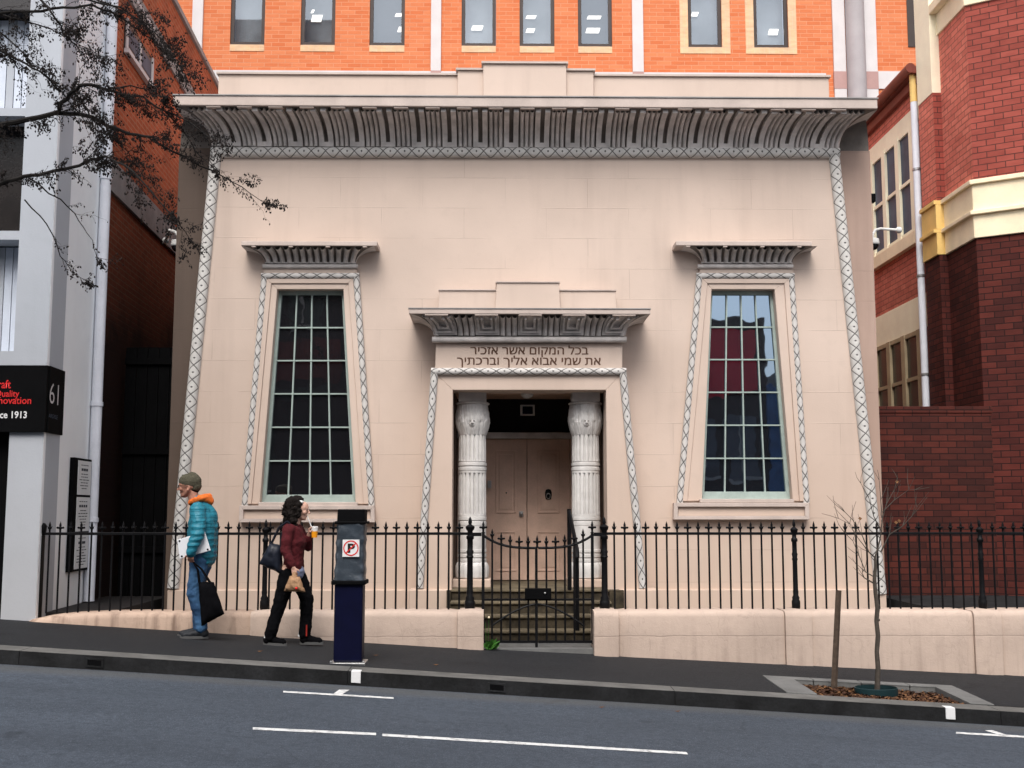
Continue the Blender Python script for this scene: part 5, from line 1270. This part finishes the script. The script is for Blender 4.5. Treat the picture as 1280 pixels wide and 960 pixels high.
# wrinkled plastic bag
b = MB(); NX_, NZ = 28, 22; za, zb_ = Zm(727), Zm(652); rngb = Vector((3.1, 1.7, 0)); per_ = []
def sq(k):                                       # rounded rectangle perimeter
    a = 2*math.pi*k/(NX_*2); cs, sn = math.cos(a), math.sin(a); p_ = 4.5
    r_ = (abs(cs)**p_+abs(sn)**p_)**(-1/p_); return cs*r_, sn*r_
rows = []
for j in range(NZ+1):
    v = j/NZ; z = za+(zb_-za)*v; row = []
    for k in range(NX_*2):
        cs, sn = sq(k); wob = .005*noise.noise(Vector((cs*3, sn*3, v*9)))+.006*noise.noise(Vector((cs*6, sn*5, v*26)))
        fold = .004*math.sin(v*26+cs*3+2*noise.noise(Vector((cs*2, v*4, 1))))
        e = 1+(.05 if v < .05 else 0)
        row.append(b.bm.verts.new((mx+.012*v+cs*(hw*.99*e+.012*(1-v)+wob+fold), my+sn*(hd*1.02*e+.012+wob+fold), z)))
    rows.append(row)
for a, c in zip(rows, rows[1:]):
    for k in range(NX_*2): b.bm.faces.new([a[k], a[(k+1) % (NX_*2)], c[(k+1) % (NX_*2)], c[k]])
b.bm.faces.new(rows[0][::-1]); b.bm.faces.new(rows[-1]); b.build('plastic_cover', 'bag_plastic', MT, smooth=True, ang=80)
b = MB(); frus(b, Zm(731), Zm(725.5), hw+.03, hw+.03, hd+.03, hd+.03); b.build('strap', 'black_paint', MT, bevel=.01)
b = MB(); frus(b, Zm(654), Zm(636.5), hw-.003, hw-.006, hd, hd, cx0=.012, cx1=.014); b.build('head', 'black_paint', MT, bevel=.01)
b = MB(); frus(b, Zm(655), Zm(651.5), hw+.02, hw+.02, hd+.02, hd+.02, cx0=.012, cx1=.012); b.build('strap', 'black_paint', MT, bevel=.008)
# no parking notice on the cover
fy = my-hd-.032; qa = at(428, 696, fy); qb = at(449.3, 674.5, fy); NS = thing('no_parking_sign', 'white square no-parking notice with red ring and black P on grey cover', 'sign', ((qa.x+qb.x)/2, fy, qa.z))
b = MB(); b.box(qa.x, qb.x, fy, fy+.004, qa.z, qb.z); b.build('panel', 'sign_white', NS)
cx_, cz_ = (qa.x+qb.x)/2, (qa.z+qb.z)/2; rr_ = (qb.x-qa.x)*.46
b = MB()
for k in range(40):
    a0, a1 = 2*math.pi*k/40, 2*math.pi*(k+1)/40
    b.face([(cx_+math.cos(a)*r_, fy-.002, cz_+math.sin(a)*r_) for a, r_ in ((a0, rr_), (a1, rr_), (a1, rr_*.84), (a0, rr_*.84))])
d = Vector((1, 0, 1)).normalized(); e = Vector((1, 0, -1)).normalized()*rr_*.075; c = Vector((cx_, fy-.003, cz_)); b.face([c-d*rr_*.86-e, c-d*rr_*.86+e, c+d*rr_*.86+e, c+d*rr_*.86-e]); b.build('prohibition_ring', 'red_paint', NS, recalc=False)
text_mesh('P', (cx_-rr_*.42, fy, cz_-rr_*.6), (1, 0, 0), (0, 0, 1), w=rr_*.95, h=rr_*1.2, name='letter', mat='sign_black', parent=NS, bold=.05, n_off=.001)

# ------------------------------------------------------------------ security cameras
def seccam(px, py, Y, side, label, wx):
    c = at(px, py, Y); t = thing('security_camera', label, 'camera', (c.x, Y, c.z))
    b = MB(); b.lathe([(.05, .07), (.085, .06), (.095, .0), (.09, -.02), (.085, -.025)], (c.x, Y, c.z), 20); b.build('housing', 'white_plastic', t, smooth=True)
    b = MB(); b.lathe([(.083, -.026), (.075, -.06), (.05, -.09), (.015, -.105), (.001, -.106)], (c.x, Y, c.z), 20); b.build('dome', 'dome_black', t, smooth=True)
    b = MB(); b.tube([(c.x, Y, c.z+.06), (c.x, Y, c.z+.13), (c.x+side*.05, Y+.02, c.z+.2), (c.x+side*.14, Y+.06, c.z+.23), (wx[0], wx[1], c.z+.22)], .02, 8); b.ball((wx[0], wx[1], c.z+.22), .05, 2); b.build('bracket', 'white_plastic', t, smooth=True)
cpt = at(222, 307, 15.75)
q_ = lw((15.9-LP.y), 0, .0)
seccam(222, 306, 15.95, -1, 'white dome security camera on bracket in the alley left of the synagogue', (cpt.x-.42, 16.6))
cpt = at(1091, 303, 16.0); seccam(1091, 304, 16.0, 1, 'white dome security camera on bracket right of the synagogue', (cpt.x+.42, 16.1))
c = at(1084, 252, 15.8); t = thing('floodlight', 'small black floodlight fixed high on right corner of the synagogue', 'lamp', (c.x, 15.8, c.z-.1))
b = MB(); b.box(c.x-.0, c.x+.10, 15.72, 15.84, c.z-.02, c.z+.1); b.build('lamp_head', 'black_paint', t, bevel=.01)
b = MB(); b.box(c.x-.08, c.x+.05, 15.78, 15.83, c.z-.08, c.z-.021); b.build('bracket', 'steel', t)

# ------------------------------------------------------------------ people
def make_frame(cx, y, z, s):
    return lambda x, yy, zz: Vector((cx+s*x, y+yy, z+zz))
def hand(b, G, wrist, palm, fd, side, curl, sz=1.0, thumb=None):
    """palm block from wrist to palm point, four unequal bent fingers and a thumb, all rooted in the palm"""
    w_, p_ = Vector(wrist), Vector(palm); ax = (p_-w_).normalized(); sd_ = Vector(side).normalized(); cu = Vector(curl).normalized()
    for k in (-1, 0, 1): b.capsule(G(*(w_+ax*.01+sd_*.012*k*sz)), .017*sz, G(*(p_+sd_*.020*k*sz)), .0145*sz, 8)
    for k, L in zip((-1.5, -.5, .5, 1.5), (.066, .076, .072, .056)):
        r0 = p_+sd_*(.0165*k*sz); m = r0+(ax*.6+cu*.45).normalized()*L*.42*sz; e = m+(ax*.05+cu).normalized()*L*.34*sz; t_ = e+(-ax*.5+cu*.7).normalized()*L*.28*sz
        b.capsule(G(*r0), .0088*sz, G(*m), .0082*sz, 8); b.capsule(G(*m), .0082*sz, G(*e), .0076*sz, 8); b.capsule(G(*e), .0076*sz, G(*t_), .0066*sz, 8)
    th = Vector(thumb) if thumb else (sd_*1.0+ax*.6+cu*.3)
    th.normalize(); r0 = w_.lerp(p_, .35)+sd_*.02*sz; m = r0+th*.034*sz; e = m+(th*.5+ax*.5+cu*.5).normalized()*.03*sz
    b.capsule(G(*r0), .0115*sz, G(*m), .0095*sz, 8); b.capsule(G(*m), .0095*sz, G(*e), .008*sz, 8)
def limb(b, G, pts): b.chain([(G(*p), r) for p, r in pts])
def head(b, G, c, k=1.0, tilt=0.0):
    """c centre of the cranium; face along +x"""
    ct, st = math.cos(tilt), math.sin(tilt)
    def H(x, y, z): return G(c[0]+(x*ct+z*st)*k, c[1]+y*k, c[2]+(-x*st+z*ct)*k)
    b.capsule(H(-.03, 0, .02), .088*k, H(.035, 0, .02), .082*k)
    b.capsule(H(.03, 0, -.03), .07*k, H(.055, 0, -.085), .045*k)
    b.capsule(H(.0, .035, -.05), .04*k, H(.06, .012, -.095), .03*k); b.capsule(H(.0, -.035, -.05), .04*k, H(.06, -.012, -.095), .03*k)
    b.ball(H(.078, 0, -.105), .023*k)                                    # chin
    b.capsule(H(.108, 0, .0), .011*k, H(.128, 0, -.034), .0145*k, 8)    # nose
    b.ball(H(.118, .012, -.038), .010*k); b.ball(H(.118, -.012, -.038), .010*k)
    b.capsule(H(.100, -.03, .018), .012*k, H(.100, .03, .018), .012*k, 8)  # brow
    b.capsule(H(.098, -.016, -.064), .0095*k, H(.098, .016, -.064), .0095*k, 8); b.capsule(H(.095, -.014, -.076), .0095*k, H(.095, .014, -.076), .0095*k, 8)
    for y in (-1, 1):
        b.ball(H(.075, y*.042, -.03), .03*k)                              # cheeks
        b.ball(H(-.01, y*.083, -.025), .03*k, 2, (.62, .3, 1)); b.ball(H(-.006, y*.088, -.045), .014*k)
    return H
def eyes(H, parent, k=1.0):
    for y in (-1, 1):
        c = H(.091, y*.032, -.002); b = MB(); b.ball(c, .0125*k); b.build('eye', 'sign_white', parent, smooth=True)
        d = (H(.103, y*.034, -.002)); b = MB(); b.ball(d, .006*k); b.build('iris', 'hair_black', parent, smooth=True)
def shoe(G, heel, toe, y, parent, turn=0.0, pitch=0.0, mat='shoe_dark', w=.047):
    L = toe-heel; b = MB()
    def S(x, yy, zz):
        xx = x; z2 = zz+max(0, (toe-x))*math.tan(pitch) if pitch else zz
        return G(xx, y+yy+(x-heel)*turn, z2)
    for p, r in (((heel+.05, 0, .055), .045), ((heel+.13, 0, .05), .043), ((heel+.2, 0, .042), .043), ((toe-.055, 0, .036), .04)): b.ball(S(*p), r, 2, (1.15, 1.0, .95))
    b.capsule(S(heel+.05, 0, .05), .046, S(heel+.07, 0, .11), .045); b.capsule(S(heel+.08, 0, .07), .042, S(toe-.07, 0, .04), .036)
    sh = remeshed(b, 'shoe', mat, parent, .008, 5)
    b = MB(); n = 20; top = []; bot = []
    for i in range(n):
        a = 2*math.pi*i/n; x = (heel+toe)/2+math.cos(a)*(L/2-.002); yy = math.sin(a)*w*(1.0+.12*math.cos(a))
        top.append(S(x, yy, .03)); bot.append(S(x, yy*.96, .002))
    b.face(top); b.face(bot[::-1])
    for i in range(n): b.face([bot[i], bot[(i+1) % n], top[(i+1) % n], top[i]])
    b.build('sole', 'sole_grey', sh, smooth=True)
# --- man
py_ = 12.8; mcx = at(244.5, 790, py_).x; mz = gz(mcx, py_)
G = make_frame(mcx, py_, mz, -1)
MAN = thing('person', 'person in teal quilted jacket, olive beanie and jeans, walking left with laptop under arm', 'person', (mcx, py_, mz))
b = MB()
hc = (.118, 0, 1.665)
H = head(b, G, hc, 1.0, .04)
limb(b, G, [((.04, 0, 1.44), .062), ((.085, 0, 1.60), .058)])
limb(b, G, [((-.03, 0, 1.38), .09), ((.02, 0, 1.46), .065)])
for y in (-1, 1): limb(b, G, [((-.03, y*.0, 1.36), .08), ((-.03, y*.17, 1.40), .05), ((-.05, y*.265, 1.13), .04), ((.0, y*.293, .94), .028)])
limb(b, G, [((-.03, 0, 1.36), .09), ((-.06, 0, .95), .10)])
for y, kx, ax_ in ((-.09, .0, -.095), (.09, .055, -.015)): limb(b, G, [((-.05, y*.9, .93), .08), ((kx, y, .5), .05), ((ax_, y, .10), .038)])
hand(b, G, (.0, -.293, .935), (.004, -.287, .875), None, (1, 0, .1), (0, .8, -.35), 1.05, thumb=(.8, -.15, -.35))
hand(b, G, (.0, .293, .935), (.01, .287, .87), None, (1, 0, 0), (0, -.8, -.3), 1.0)
body = remeshed(b, 'body', 'skin', MAN, .006, 3)
eyes(H, body)
b = MB()                                           # jacket
for y in (-1, 1):
    limb(b, G, [((-.055, y*.05, .885), .140), ((-.055, y*.05, 1.02), .142), ((-.05, y*.05, 1.15), .148), ((-.045, y*.06, 1.27), .145), ((-.03, y*.07, 1.36), .115), ((-.02, y*.14, 1.405), .085)])
    limb(b, G, [((-.025, y*.175, 1.40), .088), ((-.055, y*.225, 1.28), .080), ((-.06, y*.275, 1.13), .073), ((-.02, y*.293, 1.02), .062), ((.0, y*.293, .935), .052)])
limb(b, G, [((-.11, 0, 1.20), .10), ((-.105, 0, 1.34), .098), ((-.03, 0, 1.45), .085), ((.03, 0, 1.50), .07)])
limb(b, G, [((.02, 0, 1.2), .10), ((.02, 0, 1.0), .1)])
def puff(co, n):
    z = co.z-mz; f = abs(math.sin((z*15.0+.35*noise.noise(co*5))*math.pi))
    return co+n*(.0055*(f**.6-.5)+.006*noise.noise(co*18))
b2 = b; jk = None
def cut_low(co, n): return puff(co, n)
jk = remeshed(b, 'jacket', 'teal_quilt', MAN, .0075, 3, cut_low)
b = MB()                                           # jeans
for y, kx, ax_ in ((-.09, .01, -.09), (.09, .06, -.01)):
    limb(b, G, [((-.055, y*.75, .93), .125), ((-.035, y*.9, .80), .105), ((kx, y, .5), .076), ((kx-.06, y, .3), .068), ((ax_, y, .11), .066)])
limb(b, G, [((-.06, -.05, .93), .13), ((-.06, .05, .93), .13)])
def crease(co, n): return co+n*(.010*noise.noise(Vector((co.x*9, co.y*9, co.z*14)))+.005*noise.noise(co*30))
remeshed(b, 'jeans', 'blue_denim', MAN, .009, 3, crease)
shoe(G, -.17, .15, -.09, MAN, 0); shoe(G, -.085, .225, .09, MAN, 0)
b = MB()                                           # beanie
b.capsule(H(-.035, 0, .048), .098, H(.028, 0, .052), .090); b.capsule(H(-.06, 0, -.0), .078, H(-.045, 0, .05), .09); b.ball(H(-.03, 0, .09), .07)
bn = remeshed(b, 'beanie', 'wool_olive', MAN, .007, 3, lambda co, n: co+n*.003*noise.noise(co*40))
# keep the face free: cut the cap below the brow line
me = bn.data; bm = bmesh.new(); bm.from_mesh(me)
p1 = H(.13, 0, .03)-WL[MAN.name]; p2 = H(-.12, 0, -.075)-WL[MAN.name]; dv = (p1-p2); nn = Vector((-dv.z, 0, dv.x)); nn = nn if nn.z > 0 else -nn
bmesh.ops.bisect_plane(bm, geom=bm.verts[:]+bm.edges[:]+bm.faces[:], plane_co=p1, plane_no=nn.normalized(), clear_inner=True); bm.to_mesh(me); bm.free()
b = MB()                                           # hair at the nape
b.capsule(H(-.055, 0, -.03), .062, H(-.03, 0, -.06), .05); remeshed(b, 'hair', 'hair_black', MAN, .008, 3)
b = MB()                                           # orange hood around the neck
ringp = [G(.065+.10*math.cos(a)-.07, .088*math.sin(a), 1.515-.035*math.cos(a)+.02*0) for a in [k*math.pi/9 for k in range(18)]]
for p, q in zip(ringp, ringp[1:]+ringp[:1]): b.capsule(p, .032, q, .032, 8)
limb(b, G, [((-.06, -.05, 1.53), .045), ((-.115, 0, 1.50), .05), ((-.06, .05, 1.53), .045)]); limb(b, G, [((-.02, -.06, 1.545), .03), ((-.09, -.03, 1.55), .035), ((-.13, 0, 1.50), .035)])
remeshed(b, 'hood', 'orange_cloth', MAN, .008, 3, crease)
b = MB()                                           # dark collar under the chin
limb(b, G, [((.065, -.05, 1.475), .03), ((.085, 0, 1.475), .034), ((.065, .05, 1.475), .03)]); remeshed(b, 'collar', 'black_cloth', MAN, .008, 3)
gl = MB()
for y in (-1, 1):
    gl.tube([H(.112, y*.032+.021*math.cos(a), -.004+.017*math.sin(a)) for a in [k*math.pi/8 for k in range(17)]], .0028, 5, cap=False)
    gl.tube([H(.112, y*.053, .002), H(.06, y*.088, .004), H(-.01, y*.094, -.002)], .003, 5)
gl.tube([H(.114, -.011, .0), H(.118, 0, .004), H(.114, .011, .0)], .0025, 5); gl.build('glasses', 'black_paint', MAN, smooth=True)
# laptop held against the hip
lc = [( .172, 1.075), (-.126, 1.168), (-.198, .96), (.135, .868)]
LPt = thing('laptop', 'white laptop with four dark feet held under the arm of person in teal', 'laptop', tuple(G(-.01, -.213, .87)))
b = MB(); b.prism([G(x, -.236+ .02*(z-1.02), z) for x, z in lc], (0, .016, 0)); b.build('case', 'laptop_white', LPt, bevel=.006)
ctr = (sum(p[0] for p in lc)/4, sum(p[1] for p in lc)/4)
for x, z in lc:
    xx, zz = ctr[0]+(x-ctr[0])*.84, ctr[1]+(z-ctr[1])*.80; p = G(xx, -.2385+.02*(zz-1.02), zz); b = MB(); b.ball(p, .011, 2, (1, .35, 1)); b.build('foot', 'black_paint', LPt, smooth=True)
# tote bag hanging from the same hand
BG = thing('tote_bag', 'black cloth tote bag hanging from the hand of person in teal', 'bag', tuple(G(-.22, -.25, .15)))
def bagmesh(outl, y0, th, bulge, mat, name, parent, seed, n=14):
    """outl: 4 corners (x,z) tl,tr,br,bl in body space -> puffy pillow"""
    b = MB(); tl_, tr_, br_, bl_ = [Vector((x, 0, z)) for x, z in outl]; S_ = {}
    for side in (-1, 1):
        for i in range(n+1):
            for j in range(n+1):
                u, v = i/n, j/n; p = (tl_*(1-u)+tr_*u)*(1-v)+(bl_*(1-u)+br_*u)*v
                e = (1-abs(2*u-1)**3)*(1-(abs(2*v-1)**4)); yy = side*(th*.25+bulge*e**.6) if 0 < u < 1 and 0 < v < 1 else side*th*.2
                w_ = noise.noise(Vector((u*4+seed, v*4, side)))*.012+noise.noise(Vector((u*9+seed, v*10, side*3)))*.006
                S_[side, i, j] = b.bm.verts.new(G(p.x+w_*.6, y0+yy+w_*(1 if e else 0), p.z+w_*.5))
        for i in range(n):
            for j in range(n): b.bm.faces.new([S_[side, i, j], S_[side, i+1, j], S_[side, i+1, j+1], S_[side, i, j+1]])
    rim = [(i, 0) for i in range(n)]+[(n, j) for j in range(n)]+[(i, n) for i in range(n, 0, -1)]+[(0, j) for j in range(n, 0, -1)]
    for a, c in zip(rim, rim[1:]+rim[:1]): b.bm.faces.new([S_[-1, a[0], a[1]], S_[-1, c[0], c[1]], S_[1, c[0], c[1]], S_[1, a[0], a[1]]])
    return b.build(name, mat, parent, smooth=True, ang=70)
def bx(px, py): return ((248-px)/111.0, (795-py)/111.0)
bagmesh([bx(257, 726), bx(275, 726), bx(289, 764), bx(262, 778)], -.25, .03, .045, 'black_cloth', 'bag_body', BG, 1.0)
b = MB()
for dy in (-.03, .03): b.tube([G(*((bx(258, 727)[0]), -.25+dy, bx(258, 727)[1])), G(-.07, -.255+dy*.5, .75), G(-.005, -.252, .855), G(.0, -.252, .852), G(-.11, -.255+dy*.5, .76), G(bx(271, 727)[0], -.25+dy, bx(271, 727)[1])], .008, 6)
b.build('handles', 'black_cloth', BG, smooth=True)

# --- woman
wy = 12.65; wcx = at(365, 800, wy).x; wz = gz(wcx, wy)
G = make_frame(wcx, wy, wz, 1)
WO = thing('person', 'person in maroon cardigan and black trousers striding right while sipping a drink', 'person', (wcx, wy, wz))
b = MB(); hc = (.045, 0, 1.475)
H = head(b, G, hc, .93, .08)
limb(b, G, [((.0, 0, 1.27), .055), ((.03, 0, 1.42), .05)])
limb(b, G, [((-.02, 0, 1.2), .085), ((-.01, 0, .85), .10)])
limb(b, G, [((-.02, 0, 1.24), .06), ((-.035, -.15, 1.26), .045), ((-.055, -.2, 1.03), .035), ((.035, -.215, .85), .024)])
limb(b, G, [((-.02, 0, 1.24), .06), ((-.0, .15, 1.26), .045), ((.13, .13, 1.06), .035), ((.16, .02, 1.20), .024)])
limb(b, G, [((-.04, -.07, .82), .085), ((-.13, -.075, .45), .052), ((-.225, -.075, .10), .036)])
limb(b, G, [((.0, .07, .82), .085), ((.145, .075, .48), .052), ((.125, .075, .10), .036)])
hand(b, G, (.035, -.215, .85), (.05, -.215, .795), None, (1, 0, .2), (0, .75, -.3), .92, thumb=(.9, -.1, -.3))
hand(b, G, (.16, .02, 1.20), (.168, .0, 1.255), None, (0, -1, .2), (1, -.1, .1), .95, thumb=(.9, -.6, .3))
bw = remeshed(b, 'body', 'skin_pale', WO, .006, 3)
eyes(H, bw, .93)
b = MB()                                           # cardigan
for y in (-1, 1): limb(b, G, [((-.0, y*.055, .845), .105), ((.0, y*.05, .98), .100), ((.015, y*.06, 1.12), .112), ((.0, y*.075, 1.22), .09), ((-.02, y*.135, 1.265), .06)])
limb(b, G, [((.04, 0, 1.12), .10), ((.0, 0, 1.27), .08), ((.0, 0, 1.31), .065)])
limb(b, G, [((-.035, -.15, 1.26), .068), ((-.05, -.19, 1.14), .062), ((-.055, -.2, 1.03), .055), ((-.01, -.21, .94), .048), ((.025, -.214, .875), .042)])
limb(b, G, [((.0, .15, 1.26), .068), ((.08, .16, 1.14), .058), ((.13, .13, 1.06), .052), ((.153, .045, 1.16), .040)])
remeshed(b, 'cardigan', 'maroon_knit', WO, .008, 3, crease)
b = MB(); limb(b, G, [((.005, -.05, .80), .105), ((.005, .05, .80), .105)]); limb(b, G, [((.03, -.03, .79), .09), ((.03, .03, .79), .09)]); remeshed(b, 'shirt_hem', 'blue_shirt', WO, .009, 3, crease)
b = MB()                                           # trousers
limb(b, G, [((-.03, -.06, .78), .110), ((-.07, -.07, .66), .095), ((-.13, -.075, .45), .072), ((-.18, -.075, .28), .068), ((-.225, -.075, .11), .068)])
limb(b, G, [((.0, .06, .78), .110), ((.07, .07, .66), .095), ((.145, .075, .48), .072), ((.14, .075, .3), .068), ((.125, .075, .11), .068)])
limb(b, G, [((-.02, -.03, .80), .11), ((.0, .03, .80), .11)])
remeshed(b, 'trousers', 'black_cloth', WO, .009, 3, crease)
b = MB(); p = [G(.155, .005, .10+.02*k) for k in range(7)]; b.tube(p, .009, 6); b.build('trouser_stripe', 'stripe_red', WO, smooth=True)
shoe(G, -.30, -.035, -.075, WO, 0, .06, 'black_cloth', .043); shoe(G, .07, .335, .075, WO, 0, 0, 'black_cloth', .043)
for x, y in ((-.225, -.075), (.115, .075)):
    b = MB(); b.tube([G(x-.02, y, .085), G(x-.01, y, .135)], .048, 12); b.build('sock', 'sock_white', WO, smooth=True)
b = MB()                                           # hair: loose dark curls to the shoulder
for (x, y, z), r in (((-.03, 0, 1.52), .095), ((.02, 0, 1.545), .085), ((-.05, 0, 1.45), .09), ((-.05, 0, 1.36), .078), ((-.01, -.075, 1.42), .05), ((-.01, .075, 1.42), .05), ((.0, -.08, 1.35), .05), ((-.04, -.05, 1.30), .06), ((.01, .08, 1.34), .05), ((.015, -.078, 1.47), .04), ((.05, -.06, 1.52), .042), ((.05, .06, 1.52), .042), ((.02, -.075, 1.28), .035), ((.055, -.07, 1.46), .034), ((.05, -.072, 1.41), .034), ((.03, -.08, 1.435), .038), ((.03, .08, 1.435), .038)): b.ball(G(x, y, z), r)
def curl(co, n): return co+n*(.012*noise.noise(co*16)+.011*noise.noise(co*38)+.007*noise.noise(co*80))
hr = remeshed(b, 'hair', 'hair_black', WO, .008, 2, curl)
rngh = random.Random(4); b = MB()
for k in range(70):
    a = rngh.uniform(0, 6.28); x = -.03+.09*math.cos(a)*rngh.uniform(.6, 1); y = .085*math.sin(a); z = rngh.uniform(1.3, 1.55)
    if x > .02 and z < 1.52: x = -.03
    p = G(x, y, z); d = Vector((x+.03, y*1.2, rngh.uniform(-.03, .03))).normalized()
    b.tube([p, p+d*.03+Vector((0, 0, rngh.uniform(-.02, .02))), p+d*.045+Vector((rngh.uniform(-.02, .02), 0, rngh.uniform(-.04, .02)))], [.006, .004, .001], 4, cap=False)
b.build('curls', 'hair_black', hr, smooth=True, recalc=False)
b = MB(); b.ball(G(.075, -.062, 1.555), .026, 2, (1.3, .5, .7)); b.build('hair_clip', 'white_plastic', WO, smooth=True)
# drink
DC = thing('drink_cup', 'clear cup of orange drink with straw raised by person in maroon', 'cup', tuple(G(.225, .0, 1.17)))
def cupz(r0, r1, za, zb, name, mat): b = MB(); b.lathe([(r0, za), (r1, zb)], tuple(G(.222, .0, 0)), 18); return b.build(name, mat, DC, smooth=True)
cupz(.03, .037, 1.165, 1.235, 'drink', 'orange_drink'); cupz(.0375, .040, 1.2355, 1.275, 'cup_rim', 'cup_clear'); cupz(.043, .038, 1.2755, 1.288, 'lid', 'cup_clear')
b = MB(); b.tube([G(.22, .0, 1.2), H(.108, 0, -.071)], .0055, 6); b.build('straw', 'sign_white', DC, smooth=True)
# brown paper bag
PB = thing('paper_bag', 'crumpled brown paper bag carried low by person in maroon', 'paper bag', tuple(G(.05, -.22, .56)))
def wxz(px, py): return ((px-365)/112.0, (805-py)/112.0)
bagmesh([wxz(365, 720), wxz(377, 721), wxz(384, 739), wxz(358, 738)], -.215, .03, .065, 'kraft_paper', 'bag_body', PB, 4.0, 18)
b = MB(); b.capsule(G(*(lambda q: (q[0], -.215, q[1]))(wxz(370.5, 722))), .036, G(*(lambda q: (q[0], -.215, q[1]))(wxz(370.5, 716.5))), .022); b.build('bag_neck', 'kraft_paper', PB, smooth=True)
q = wxz(374.5, 734); b = MB(); b.ball(G(q[0], -.288, q[1]), .014, 2, (1, .35, 1)); b.build('sticker', 'red_paint', PB, smooth=True)
# navy shoulder bag
SB = thing('shoulder_bag', 'large dark navy bag slung behind person in maroon', 'bag', tuple(G(-.24, -.1, .78)))
bagmesh([wxz(338, 680), wxz(352, 684), wxz(354, 719), wxz(325, 706)], -.10, .06, .065, 'navy_leather', 'bag_body', SB, 8.0)
b = MB()
for dy in (-.03, .03): b.tube([G(wxz(339, 682)[0], -.10+dy, wxz(339, 682)[1]), G(-.14, -.13+dy, 1.28), G(-.05, -.15+dy, 1.345), G(-.02, -.135+dy, 1.32), G(-.11, -.12+dy, 1.2), G(wxz(351, 685)[0], -.10+dy, wxz(351, 685)[1])], .009, 6)
b.build('straps', 'navy_leather', SB, smooth=True)
